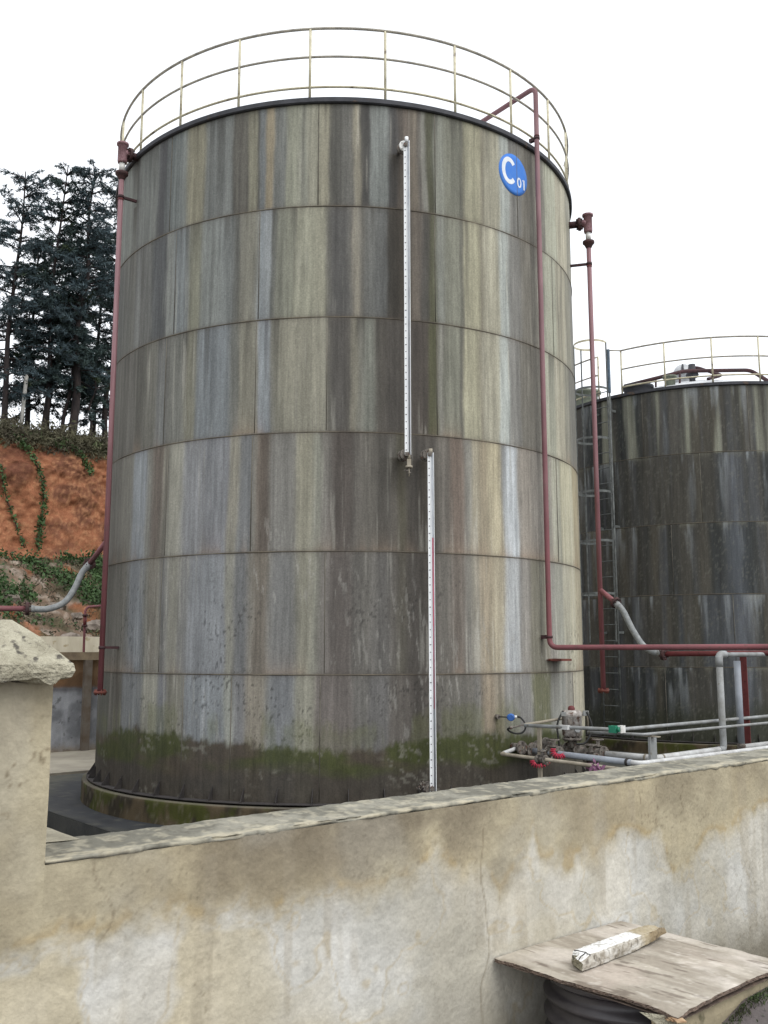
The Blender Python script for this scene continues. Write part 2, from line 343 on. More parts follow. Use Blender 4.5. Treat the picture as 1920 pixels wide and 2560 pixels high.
# hillside
us = np.concatenate([np.linspace(-14, 6.8, 30), np.arange(7, 17.5, .07), np.linspace(17.6, 44, 40)])
prof = np.array([(24.3, -.6), (25.0, .2), (26.4, .75), (28.4, 1.55), (31.2, 2.75), (32.4, 3.05), (33.0, 3.6), (33.5, 5.0), (34.1, 6.6), (34.7, 7.6), (35.3, 8.0), (36.2, 8.35), (38, 8.5), (44, 8.7), (70, 9.5), (120, 11)])
tt = np.concatenate([np.linspace(0, 10.5, 190), np.linspace(10.6, 15, 16)])
dd = np.interp(tt, np.arange(16), prof[:, 0]); hz = np.interp(tt, np.arange(16), prof[:, 1])
US, TT = np.meshgrid(us, tt); D = np.interp(TT, np.arange(16), prof[:, 0]); H = np.interp(TT, np.arange(16), prof[:, 1])
tp = 1 - sstep(20, 36, US); H = -2.4 + (H + 2.4) * (.02 + .98 * tp) - .05 * (US - 11) * sstep(4, 10, TT) * tp + .35 * (fbm(US * .35, TT * .1, 40) - .5) * sstep(7, 9.5, TT)
cl = sstep(5.6, 6.6, TT) * (1 - sstep(9.2, 10, TT))
D = D + (fbm(US * .8, H * .8, 5) - .5) * .9 + (fbm(US * 3.5, H * 3.5, 6) - .5) * .20 - cl * .3 * (fbm(US * 7, H * 9, 9) - .5)
low = 1 - sstep(4.6, 5.4, TT)
H = H + low * ((fbm(US * 1.6, TT * 1.6, 7) - .5) * .6 + (fbm(US * 5, TT * 5, 8) - .5) * .25)
HX = US[..., None] * U - D[..., None] * N; HX[..., 2] = H
n1 = fbm(US * 1.3, H * 1.6, 11); n2 = fbm(US * 6, H * 6, 12); n3 = fbm(US * .6, H * .9, 13); n4 = fbm(US * 14, H * 14, 14)
soil = lerp(np.broadcast_to(lin((128, 80, 54)), US.shape + (3,)), lin((98, 62, 46)), sstep(.38, .66, n1))
soil = lerp(soil, lin((150, 106, 74)), sstep(.50, .70, n4) * .6); soil = lerp(soil, lin((84, 50, 40)), sstep(.6, .75, n3) * .55)
fall = lerp(np.broadcast_to(lin((104, 88, 74)), US.shape + (3,)), lin((140, 128, 116)), sstep(.45, .7, n2)); fall = lerp(fall, lin((134, 84, 56)), sstep(.55, .66, n1) * .8)
fall = lerp(fall, lin((62, 62, 44)), sstep(.5, .7, fbm(US * 2.5, H * 2.5, 15)) * .7)
top = lerp(np.broadcast_to(lin((84, 80, 58)), US.shape + (3,)), lin((58, 62, 40)), sstep(.4, .6, n2))
soil = soil * np.array([1.08, 1.06, .96]); g = soil.mean(-1, keepdims=True); soil = g + (soil - g) * .86
ledge = sstep(4.3, 4.9, TT + (n1 - .5)); cc = lerp(fall, soil, ledge); cc = lerp(cc, top, sstep(8.7, 9.5, TT + (n1 - .5) * 1.2))
tag(grid('hillside', HX, M['hill'], cc), kind='structure')
def hill(u, t):      # a point on the hillside
    j = int(np.clip(np.searchsorted(us, u), 0, len(us) - 1)); i = int(np.clip(np.searchsorted(tt, t), 0, len(tt) - 1)); return HX[i, j]

# ------------------------------------------------------------------ storage tanks
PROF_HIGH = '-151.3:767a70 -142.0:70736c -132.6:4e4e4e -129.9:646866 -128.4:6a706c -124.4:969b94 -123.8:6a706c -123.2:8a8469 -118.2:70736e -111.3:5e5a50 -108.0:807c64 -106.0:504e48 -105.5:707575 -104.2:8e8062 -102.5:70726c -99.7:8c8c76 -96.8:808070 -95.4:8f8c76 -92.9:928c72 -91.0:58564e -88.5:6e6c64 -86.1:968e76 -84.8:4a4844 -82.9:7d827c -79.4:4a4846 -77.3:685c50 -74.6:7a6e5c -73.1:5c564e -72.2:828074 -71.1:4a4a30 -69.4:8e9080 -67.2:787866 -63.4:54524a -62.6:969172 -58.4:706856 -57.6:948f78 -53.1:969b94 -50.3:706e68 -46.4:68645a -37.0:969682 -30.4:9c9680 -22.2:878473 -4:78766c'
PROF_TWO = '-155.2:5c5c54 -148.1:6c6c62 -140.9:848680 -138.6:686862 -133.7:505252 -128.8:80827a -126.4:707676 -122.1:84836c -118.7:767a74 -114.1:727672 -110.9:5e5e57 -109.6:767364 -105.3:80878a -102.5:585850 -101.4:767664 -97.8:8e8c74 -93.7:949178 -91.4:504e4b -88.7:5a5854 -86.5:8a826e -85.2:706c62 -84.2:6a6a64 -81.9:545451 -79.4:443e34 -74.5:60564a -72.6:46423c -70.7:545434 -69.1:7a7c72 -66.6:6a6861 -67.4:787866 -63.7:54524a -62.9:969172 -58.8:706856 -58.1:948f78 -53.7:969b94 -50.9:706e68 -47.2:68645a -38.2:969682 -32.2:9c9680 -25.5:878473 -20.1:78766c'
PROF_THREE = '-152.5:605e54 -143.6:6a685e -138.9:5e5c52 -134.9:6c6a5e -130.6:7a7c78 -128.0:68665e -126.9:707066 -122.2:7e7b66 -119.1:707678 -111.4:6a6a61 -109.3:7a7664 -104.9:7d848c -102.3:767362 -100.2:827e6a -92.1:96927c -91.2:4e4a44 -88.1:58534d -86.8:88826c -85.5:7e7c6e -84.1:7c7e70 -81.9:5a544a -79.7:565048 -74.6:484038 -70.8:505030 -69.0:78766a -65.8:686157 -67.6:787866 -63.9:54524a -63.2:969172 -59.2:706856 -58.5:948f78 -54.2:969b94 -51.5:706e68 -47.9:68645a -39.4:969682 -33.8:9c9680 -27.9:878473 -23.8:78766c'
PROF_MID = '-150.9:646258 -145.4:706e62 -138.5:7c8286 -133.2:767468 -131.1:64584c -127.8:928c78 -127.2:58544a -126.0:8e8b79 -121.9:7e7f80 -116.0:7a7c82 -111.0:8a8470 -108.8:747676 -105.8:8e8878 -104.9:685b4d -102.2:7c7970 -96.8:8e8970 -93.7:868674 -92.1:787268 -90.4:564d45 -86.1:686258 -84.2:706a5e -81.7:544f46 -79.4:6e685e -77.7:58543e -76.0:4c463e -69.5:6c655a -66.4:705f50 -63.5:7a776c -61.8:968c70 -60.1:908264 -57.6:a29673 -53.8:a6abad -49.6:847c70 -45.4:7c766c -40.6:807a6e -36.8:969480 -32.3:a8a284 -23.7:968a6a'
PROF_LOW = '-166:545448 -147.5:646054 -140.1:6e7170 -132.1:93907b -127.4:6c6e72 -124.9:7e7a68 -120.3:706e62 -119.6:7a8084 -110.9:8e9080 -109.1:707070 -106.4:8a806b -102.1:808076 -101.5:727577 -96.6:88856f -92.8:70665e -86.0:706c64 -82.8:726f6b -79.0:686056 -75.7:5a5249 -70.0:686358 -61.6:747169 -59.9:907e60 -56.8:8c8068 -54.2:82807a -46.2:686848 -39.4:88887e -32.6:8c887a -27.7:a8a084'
SEAMS = {0: [-128.2, -93.2, -69.2, -47.6], 1: [-125.8, -105.1, -69.4, -34.0], 2: [-127.9, -105.4, -91.2, -69.2], 3: [-126.3, -105.8, -34.4], 4: [-127.0, -91.2], 5: [-120.1, -109.1, -91.9, -28.0]}
FA = np.arange(-200, 20.01, .1)
def profile(text, seed, blur=3):  # PROF colours: stain streaks, with small effects of the light painted in
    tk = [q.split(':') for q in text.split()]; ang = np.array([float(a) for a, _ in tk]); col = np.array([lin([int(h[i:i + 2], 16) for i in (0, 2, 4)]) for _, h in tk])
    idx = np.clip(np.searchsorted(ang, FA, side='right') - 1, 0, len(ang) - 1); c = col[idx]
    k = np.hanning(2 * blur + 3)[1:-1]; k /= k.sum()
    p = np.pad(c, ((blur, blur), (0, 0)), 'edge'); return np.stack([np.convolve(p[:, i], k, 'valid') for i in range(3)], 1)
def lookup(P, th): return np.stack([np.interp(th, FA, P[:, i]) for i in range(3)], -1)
def tank_colors_one(TH, Z, ztop):
    course = np.clip(np.floor((ztop - Z) / 1.5), 0, 5).astype(int); S = R_(1) * RT * TH
    wob = (fbm(S * 3, Z * .9, 21) - .5) * 1.2 + (fbm(S * 9, Z * 2.5, 22) - .5) * .5
    fade = .30 + .70 * sstep(.35, .62, fbm(S * 1.6 + course * 9.1, Z * .7 + course * 2.3, 46, 3))     # streaks come and go along their length
    texts = (PROF_HIGH, PROF_TWO, PROF_THREE, PROF_MID, PROF_LOW)
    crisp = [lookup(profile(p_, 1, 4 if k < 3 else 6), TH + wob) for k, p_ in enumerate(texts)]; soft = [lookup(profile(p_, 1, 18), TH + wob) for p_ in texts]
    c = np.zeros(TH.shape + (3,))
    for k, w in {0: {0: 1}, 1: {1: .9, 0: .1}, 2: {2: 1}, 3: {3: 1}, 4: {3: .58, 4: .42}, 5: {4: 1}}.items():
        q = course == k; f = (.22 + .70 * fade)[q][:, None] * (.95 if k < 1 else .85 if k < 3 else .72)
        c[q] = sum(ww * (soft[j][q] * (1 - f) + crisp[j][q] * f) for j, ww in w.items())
    # each course weathers a little differently
    tone = fbm(S * .9 + course * 13.7, Z * .12 + course * 5.1, 23, 3); c = c * (.82 + .36 * tone)[..., None]
    top = ztop - Z - course * 1.5                        # metres below the seam above
    st = fbm(S * 11 + course * 31, Z * .35 + course * 3, 24, 4); fine = fbm(S * 34 + course * 7, Z * .5, 25, 3)
    c = c * (.76 + .42 * st)[..., None] * (.80 + .36 * fine)[..., None] * (.84 + .32 * fbm(S * .55 + course * 3.3, Z * .45, 45, 3))[..., None]
    c = c * (.88 + .24 * fbm(S * 4.5, Z * 2.2 + course * 7, 47, 4))[..., None] * (.90 + .20 * fbm(S * 55, Z * 22, 48, 2))[..., None]
    drip = sstep(.60, .72, fbm(S * 8 + course * 3, Z * .25, 26, 3)) * np.exp(-top / (.25 + 1.1 * vn(S * 6, course * 1.0, 27)))
    c = lerp(c, lin((64, 60, 54)), drip * .6 * (course < 4))
    pale = sstep(.62, .74, fbm(S * 22, Z * .8 + course, 28, 4)) * sstep(.45, .6, fbm(S * 1.2, Z * .5, 29))
    c = lerp(c, lin((166, 162, 146)), pale * .4)
    # slanting scuffs on the lower courses
    sc = sstep(.63, .73, fbm(S * 30 + Z * 4, Z * 5 - S * 3, 30, 5) ) * sstep(.46, .62, fbm(S * .8, Z * .9, 31)) * sstep(2.9, 1.0, Z)
    c = lerp(c, lin((160, 156, 144)), sc * .42)
    sd = sstep(.66, .72, fbm(S * 24 + Z * 12, Z * 20 - S * 20, 32, 3)) * sstep(1.6, .2, Z) * sstep(.5, .62, fbm(S * 1.1, Z * 1.1, 33))
    c = lerp(c, lin((48, 46, 42)), sd * .6)
    # rust and dirt gathered at the seams
    near = np.exp(-np.minimum(top, 1.5 - top) / .03); c = lerp(c, lin((84, 72, 58)), near * .5)
    warm = np.exp(-(1.5 - top) / .12) * sstep(.5, .65, fbm(S * 2, course * 3.0, 34)); c = lerp(c, lin((150, 122, 90)), warm * .45 * (course >= 2))
    g = c.mean(-1, keepdims=True); c = (g + (c - g) * (.58 + .10 * sstep(0, 4, Z) + .10 * sstep(-62, -45, TH))[..., None]) * np.array([1.02, 1.025, 1.03]); c[..., 2] = np.minimum(c[..., 2], c[..., 1] * 1.03)
    for a_, z_, w_, l_ in ((-77.2, 6.45, 1.3, .9), (-77.2, 2.38, 1.6, 1.1), (-72.2, 2.36, 1.4, 1.0), (-56.6, -.84, .6, .5), (-42.5, .15, .8, .4), (-37.9, -.13, 2.0, .5), (-142.6, 6.4, 1.0, .7), (-142.6, .03, .9, .7), (-142.6, 7.1, 1.6, .5)):
        d_ = np.exp(-((TH - a_ + (fbm(S * 6, Z * 1.2, 49) - .5) * 1.6) / w_) ** 2) * (Z < z_ + .03) * np.exp(-(z_ - Z).clip(0) / l_) * (.5 + .8 * fbm(S * 24, Z * .7, 50)); c = lerp(c, lin((62, 56, 46)), np.clip(d_ * .75, 0, .85))
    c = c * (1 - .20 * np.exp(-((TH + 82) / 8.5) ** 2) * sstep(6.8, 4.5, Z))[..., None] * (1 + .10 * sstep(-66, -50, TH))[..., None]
    # moss and grime at the foot
    rag = (fbm(S * 1.3, Z * .4, 35) - .5) * .22 + (fbm(S * 7, Z * 7, 36) - .5) * .14 + (fbm(S * 24, Z * 12, 44) - .5) * .12 + .06 * np.sin(S * 1.3)
    mo = sstep(-1.02, -1.13, Z - rag); gm = lerp(np.broadcast_to(lin((60, 65, 32)), c.shape), lin((70, 62, 52)), sstep(.46, .64, fbm(S * 1.1, Z * 2.6, 37)))
    gm = lerp(gm, lin((62, 57, 50)), sstep(-1.30, -1.5, Z + (fbm(S * 1.6, Z * 3, 38) - .5) * .5)); gm = gm * (.7 + .6 * fbm(S * 15, Z * 9, 39))[..., None]
    gm = lerp(gm, lin((116, 114, 104)), sstep(.60, .70, fbm(S * 14 + Z * 14, Z * 16 - S * 5, 41, 5)) * sstep(.45, .6, fbm(S * 1.3, Z * 2, 42)) * .6)
    c = lerp(c, gm, mo * .93)
    gr = sstep(.9, .2, np.abs(Z - rag * 1.5 + .95) / .3) * sstep(.45, .6, fbm(S * 5, Z * 1.2, 43)) * sstep(-1.4, -.9, Z); c = lerp(c, lin((92, 96, 58)), gr * .35)
    return np.clip(c, .01, .9)
def tank_colors_two(TH, Z, ztop):
    course = np.clip(np.floor((ztop - Z) / 1.5), 0, 4).astype(int); S = R_(1) * RT2 * TH; top = ztop - Z - course * 1.5
    A = fbm(S * 2.6 + course * 2.1, Z * .10 + course * .7, 61, 3); B = fbm(S * 6, Z * .12 + course * 3, 62, 4)
    c = lerp(np.broadcast_to(lin((74, 70, 62)), TH.shape + (3,)), lin((50, 52, 50)), sstep(.3, .7, A)); c = lerp(c, lin((80, 82, 86)), sstep(.45, .72, B) * .6)
    c = lerp(c, lin((92, 84, 68)), sstep(.50, .74, fbm(S * 3, Z * .1 + course * 1.3, 63)) * .5)
    pale = sstep(.46, .62, fbm(S * 3.2, Z * .12, 64, 4)) * (course == 0); c = lerp(c, lin((138, 137, 118)), pale * .85)
    wh = sstep(.56, .76, fbm(S * 9, Z * .9 + course * 4, 65, 5)) * np.exp(-top / (.4 + .6 * A)); c = lerp(c, lin((146, 150, 152)), wh * .7)
    band = np.exp(-((TH + 98) / 3.2) ** 2) * (course >= 1); c = lerp(c, lin((98, 102, 110)), band * .7 * (.6 + .4 * B))
    c = c * (.72 + .56 * fbm(S * 14, Z * .4 + course, 66))[..., None] * (.8 + .4 * fbm(S * 40, Z * 2, 67, 3))[..., None]
    ed = np.exp(-top / .05) * sstep(.5, .6, fbm(S * 4, course * 2.0, 68)); c = lerp(c, lin((128, 124, 104)), ed * .6)
    mo = sstep(-.9, -1.5, Z + (fbm(S * 3, Z * 2, 69) - .5) * .5); c = lerp(c, lin((54, 56, 40)), mo * .8)
    sp = sstep(.70, .74, fbm(S * 26, Z * 26, 70, 2)); c = lerp(c, lin((120, 118, 104)), sp * .25); g = c.mean(-1, keepdims=True); c = (g + (c - g) * .8) * .95 * np.array([.97, 1, 1.01])
    return np.clip(c, .01, .9)
def build_tank(c, R, ncourse, zb, label, colors, fine, seams, post_angles, mats, gus_step=6.5, gus_off=0):
    tk = T('storage_tank', (c[0], c[1], zb), label, 'storage tank', 'steel storage tanks standing in a row in the yard'); ztop = zb + 1.5 * ncourse
    lo, hi_, st = fine
    th = np.concatenate([np.arange(lo, hi_, st), np.arange(hi_, lo + 360, 2.5)]); z = np.arange(zb, ztop + .001, .025 if ncourse == 6 else .04); z[-1] = ztop
    TH, Z = np.meshgrid(th, z)
    dent = (fbm(TH * .12, Z * .9, 81) - .5) * .010 + (fbm(TH * .5, Z * 2.2, 82) - .5) * .004
    X = np.stack([c[0] + (R + dent) * np.cos(np.radians(TH)), c[1] + (R + dent) * np.sin(np.radians(TH)), Z], -1)
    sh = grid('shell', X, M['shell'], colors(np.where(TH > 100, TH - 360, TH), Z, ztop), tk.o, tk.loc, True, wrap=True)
    for k in range(1, ncourse):
        zz = ztop - 1.5 * k; bm = MB().lathe((c[0], c[1], zz), [(R - .004, -.008), (R + .004, -.005), (R + .006, 0), (R + .004, .005), (R - .004, .008)], 200)
        tk.part('weld_seam', bm, M['weld'])
    for k, l in seams.items():
        for a in l:
            z1 = ztop - 1.5 * k - .02; z0 = z1 - 1.46
            tk.part('weld_seam', MB().tube([pol(c, R, a, z0), pol(c, R, a, z1)], .006, 6), M['weldv'])
    tk.part('curb_angle', MB().lathe((c[0], c[1], ztop), [(R - .02, -.072), (R + .030, -.072), (R + .046, -.060), (R + .046, 0), (R - .05, 0), (R - .05, -.072)], 160, smooth=False), M['rim'])
    rise = .45 if ncourse == 6 else 1.13
    rp = [(R * (1 - q), rise * (q + .10 * q * (1 - q))) for q in np.linspace(0, 1, 12)]
    tk.part('roof', MB().lathe((c[0], c[1], ztop - .02), rp, 96), M['roofw'])
    tk.part('base_plate', MB().lathe((c[0], c[1], zb), [(R - .05, -.016), (R + .115, -.016), (R + .115, .0), (R - .05, .0)], 160), M['dark'])
    rp_, zp_ = np.array([.182, .178, .176, .178, .177, .178, .177, .170, .158, .10, -.1]), np.array([-.32, -.27, -.22, -.17, -.12, -.08, -.05, -.038, -.034, -.034, -.034])
    ath = np.concatenate([np.arange(-180, 10, .4), np.arange(10, 180, 3)]); K_, A_ = np.meshgrid(np.arange(11), ath, indexing='ij'); s_ = R_(1) * R * A_; jr = (fbm(s_ * 9, zp_[K_] * 9, 310) - .5) * .012
    X = np.stack([c[0] + (R + rp_[K_] + jr) * np.cos(np.radians(A_)), c[1] + (R + rp_[K_] + jr) * np.sin(np.radians(A_)), zb + zp_[K_]], -1)
    rc = lerp(np.broadcast_to(lin((82, 72, 56)), X.shape), lin((54, 49, 40)), sstep(.35, .65, fbm(s_ * 5, zp_[K_] * 2, 311))); rc = lerp(rc, lin((66, 70, 32)), sstep(.47, .60, fbm(s_ * 3.2, zp_[K_] * 3, 312) + (fbm(s_ * 22, zp_[K_] * 3, 313) - .5) * .22) * .85)
    rc = lerp(rc, lin((110, 104, 90)), sstep(.62, .7, fbm(s_ * 20, zp_[K_] * 14, 314)) * .35) * (.75 + .5 * fbm(s_ * 26, zp_[K_] * 6, 315))[..., None]; rc = lerp(rc, lin((104, 100, 90)), (zp_[K_] > -.045) * .6)
    grid('ring_wall', X, M['wall'], rc, tk.o, tk.loc, wrap=True)
    for i in range(int(360 / gus_step)):
        a = -180 + gus_off + i * gus_step
        if -175 < a < -5:
            e = R_(a); ta = np.array([-math.sin(e), math.cos(e), 0]) * .004; g = [np.array(pol(c, R + .002, a, zb + .001)), np.array(pol(c, R + .105, a, zb + .001)), np.array(pol(c, R + .1, a, zb + .02)), np.array(pol(c, R + .002, a, zb + .17))]
            tk.part('gusset', MB().add([q + ta for q in g] + [q - ta for q in g], [(0, 1, 2, 3), (7, 6, 5, 4), (0, 4, 5, 1), (1, 5, 6, 2), (2, 6, 7, 3)]), M['dark'])
    return tk, ztop

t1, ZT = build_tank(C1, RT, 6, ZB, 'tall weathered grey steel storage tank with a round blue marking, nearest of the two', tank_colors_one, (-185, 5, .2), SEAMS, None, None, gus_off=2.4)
# guard rail of the near tank
def guard_rail(tk, c, R, zlev, zfoot, angs, gap, mats, r=.014):
    a0, a1 = gap; seg = np.arange(a1, a0 + 360 + .01, 2.5)
    root = None
    for k, (z, m) in enumerate(zip(zlev, mats)):
        ends = [pol(c, R, a, z) for a in seg]
        mb = MB().tube(ends, r if k else r * 1.15, 8)
        if root is None: root = tk.part('guard_rail', mb, m)
        else: tk.part('rail_bar', mb, m, root)
    for a in angs:
        tk.part('post', MB().tube([pol(c, R, a, zfoot), pol(c, R, a, zlev[0] - .01)], r * 1.1, 8), M['rail'], root)
        for z in zlev[1:]: pass
    return root
gr = guard_rail(t1, C1, RT, (8.235, 7.825, 7.39), ZT - .01, [-95.1 + 15.35 * k for k in range(-6, 17)], (0.5, 3.5), (M['railg'], M['railg'], M['rail']), r=.0165)
# number disc painted on the shell
SA, SZ, SR = -48.6, 6.642, .30
def onshell(a, b_, d): return pol(C1, RT + d, SA + math.degrees(a / RT), SZ + b_)
mb = MB(); ring = [onshell(SR * r_ * math.cos(t), SR * r_ * math.sin(t), .0035) for r_ in (0, .2, .4, .6, .8, 1) for t in np.linspace(0, 2 * math.pi, 48, endpoint=False)]
ring += [onshell(SR * math.cos(t), SR * math.sin(t), -.01) for t in np.linspace(0, 2 * math.pi, 48, endpoint=False)]
mb.add(ring, [(i * 48 + k, i * 48 + (k + 1) % 48, (i + 1) * 48 + (k + 1) % 48, (i + 1) * 48 + k) for i in range(6) for k in range(48)], True)
disc = t1.part('number_disc', mb, M['signblue'], label='round blue disc with white tank number')
def glyph_arc(cx, cz, rx, rz, w, a0, a1, n=28):
    vs = []; 
    for i in range(n + 1):
        a = R_(a0 + (a1 - a0) * i / n)
        for q in (0, .5, 1):
            vs.append(onshell(cx + (rx - w * q) * math.cos(a), cz + (rz - w * q) * math.sin(a), .0055))
    return MB().add(vs, [(i * 3 + q, (i + 1) * 3 + q, (i + 1) * 3 + q + 1, i * 3 + q + 1) for i in range(n) for q in (0, 1)], True)
t1.part('letter', glyph_arc(-.095, .03, .150, .200, .066, 40, 320), M['signwhite'], disc)
t1.part('digit', glyph_arc(.112, -.085, .048, .076, .024, 0, 360), M['signwhite'], disc)
mb = MB(); mb.add([onshell(a, q, .0055) for a, q in ((.206, -.161), (.232, -.161), (.232, -.012), (.206, -.012), (.180, -.046), (.180, -.026))], [(0, 1, 2, 3), (3, 5, 4)])
t1.part('digit', mb, M['signwhite'], disc)
# pads, brackets and cover welded to the shell
def radial(a): return np.array([math.cos(R_(a)), math.sin(R_(a)), 0.])
def tang(a): return np.array([-math.sin(R_(a)), math.cos(R_(a)), 0.])
ax = [radial(-37.9), tang(-37.9), np.array([0, 0, 1.])]
t1.part('ledge_bracket', MB().box(pol(C1, RT + .09, -37.9, -.115), (.2, .30, .03), ax).box(pol(C1, RT + .03, -37.9, -.115), (.06, .42, .012), ax), M['rust'], label='rusty red flat ledge bracket')
vs = [pol(C1, RT + .006, a, z) for a in np.linspace(-28, -14, 8) for z in (-1.45, -.30)]
# nozzle stubs at the foot, where the product pipes leave
for a, z, r in ((-52.5, -1.2, .05), (-49.5, -1.25, .06), (-45.5, -1.22, .07)):
    t1.part('nozzle', MB().cyl(pol(C1, RT - .02, a, z), pol(C1, RT + .16, a, z), r).flange(pol(C1, RT + .16, a, z), radial(a), r * 1.7, .03, 6), M['oldmetal'])
t1.part('nozzle', MB().cyl(pol(C1, RT - .01, -56.6, -.815), pol(C1, RT + .05, -56.6, -.815), .03), M['oldmetal'])

t2, ZT2 = build_tank(C2, RT2, 5, -1.827, 'shorter dark streaked storage tank with caged ladder, behind the tall one', tank_colors_two, (-165, -20, .35), {0: [-126, -92], 1: [-108, -75], 2: [-118, -88], 3: [-100, -70], 4: [-122, -90]}, None, None, gus_off=1.0)
guard_rail(t2, C2, RT2, (6.675, 6.24, 5.83), ZT2 - .01, [-133 + 15.2 * k for k in range(0, 23)][:22] + [-142.5], (-142.5, -133), (M['railg'], M['railg'], M['rail']), r=.018)
# ladder with safety cage
la = -139.2; rd, tg = radial(la), tang(la); zt = np.array([0, 0, 1.])
def LP(o_, s_, z): return np.array([C2[0], C2[1], 0]) + rd * (RT2 + o_) + tg * s_ + zt * z
lad = t2.part('ladder', MB().tube([LP(.2, -.22, -1.8), LP(.2, -.22, 5.7)], .02, 8).tube([LP(.2, .22, -1.8), LP(.2, .22, 5.7)], .02, 8), M['ladder'])
t2.part('ladder_stile', MB().box(LP(.2, .22, 6.2), (.05, .05, 1.0), [rd, tg, zt]), M['ladblue'], lad); t2.part('ladder_stile', MB().box(LP(.2, -.22, 6.2), (.05, .05, 1.0), [rd, tg, zt]), M['ladblue'], lad)
z = -1.5
while z < 5.75: t2.part('rung', MB().tube([LP(.2, -.22, z), LP(.2, .22, z)], .011, 6), M['ladder'], lad); z += .345
HO = [(math.sin(a) * .36, .2 + .36 - math.cos(a) * .36 ) for a in np.linspace(.62, 2 * math.pi - .62, 25)]
for z in (6.78, 5.72, 4.6, 3.42, 2.35, 1.22): 
    vs = []; 
    for s_, o_ in HO: vs += [LP(o_, s_, z - .025), LP(o_, s_, z + .025)]
    t2.part('cage_hoop', MB().add(vs, [(2 * i, 2 * i + 2, 2 * i + 3, 2 * i + 1) for i in range(24)], True), M['rail'] if z > 6 else M['ladder'], lad)
for k in (3, 8, 16, 21): t2.part('cage_strap', MB().box(LP(HO[k][1], HO[k][0], (6.78 + .2) / 2), (.014, .03, 6.6), [rd, tg, zt]), M['ladder'], lad)
t2.part('ladder_link', MB().tube([LP(.2, .22, 6.68), pol(C2, RT2, -133, 6.675)], .016, 8).tube([LP(.2, -.22, 6.6), pol(C2, RT2, -142.5, 6.675)], .016, 8).tube([LP(.2, -.22, 6.2), pol(C2, RT2, -142.5, 6.24)], .014, 8), M['railg'], lad)
for z in (5.3, 2.7, .4): t2.part('ladder_bracket', MB().box(LP(.1, .22, z), (.2, .02, .05), [rd, tg, zt]).box(LP(.1, -.22, z), (.2, .02, .05), [rd, tg, zt]), M['ladder'], lad)
# roof fittings of the far tank
p = lambda x, y, Y: at(x, y, Y)
t2.part('manhole', MB().lathe(pol(C2, 3.2, -131, ZT2), [(.30, .0), (.30, .20), (.36, .20), (.36, .25), (0, .27)], 28), M['rim'])
t2.part('manhole', MB().lathe(pol(C2, 3.2, -160, ZT2), [(.30, .0), (.30, .42), (.38, .42), (.38, .48), (.06, .52), (.05, .62), (0, .62)], 28), M['lagreen'])
ro = t2.part('roof_pipe', MB().tube(fillet([p(1562, 966, 21.2), p(1712, 928, 21.4), p(1876, 926, 21.6), p(1935, 962, 21.0), p(1960, 985, 20.6)], .15), .045, 10), M['bracket'])
for x, y0, y1 in ((1640, 947, 972), (1700, 933, 960)): t2.part('pipe_stand', MB().cyl(p(x, y0, 21.3), p(x, y1 + 14, 21.3), .025, 8), M['bracket'], ro)
t2.part('roof_pipe', MB().tube(spline([p(1722, 922, 22), p(1745, 920, 22), p(1780, 932, 21.4), p(1802, 939, 20.9), p(1770, 948, 20.6)]), .035, 10), M['bracket'])
dv = np.array(p(1709, 938, 22.6)); dome = t2.part('dome_vent', MB().lathe(dv, [(.20, -.5), (.20, -.02), (.25, 0)] + [(.25 * math.cos(q), .27 * math.sin(q)) for q in np.linspace(.05, 1.56, 9)], 28), M['alu'])
t2.part('dome_band', MB().lathe(dv, [(.26 * math.cos(q), .275 * math.sin(q)) for q in np.linspace(.0, 1.56, 9)], 3, a0=-118, a1=-104), M['rim'], dome)
vv = np.array(p(1731, 938, 21.6)); t2.part('breather_vent', MB().lathe(vv, [(.07, -.4), (.07, -.08), (.12, -.06), (.15, 0), (.12, .06), (.08, .08), (.08, .25), (0, .25)], 24), M['rim'])
gv = np.array(p(1675, 952, 21.0)); t2.part('green_vent', MB().lathe(gv, [(.12, -.35), (.12, .06), (.16, .06), (.16, .1), (0, .12)], 24), M['lagreen'])

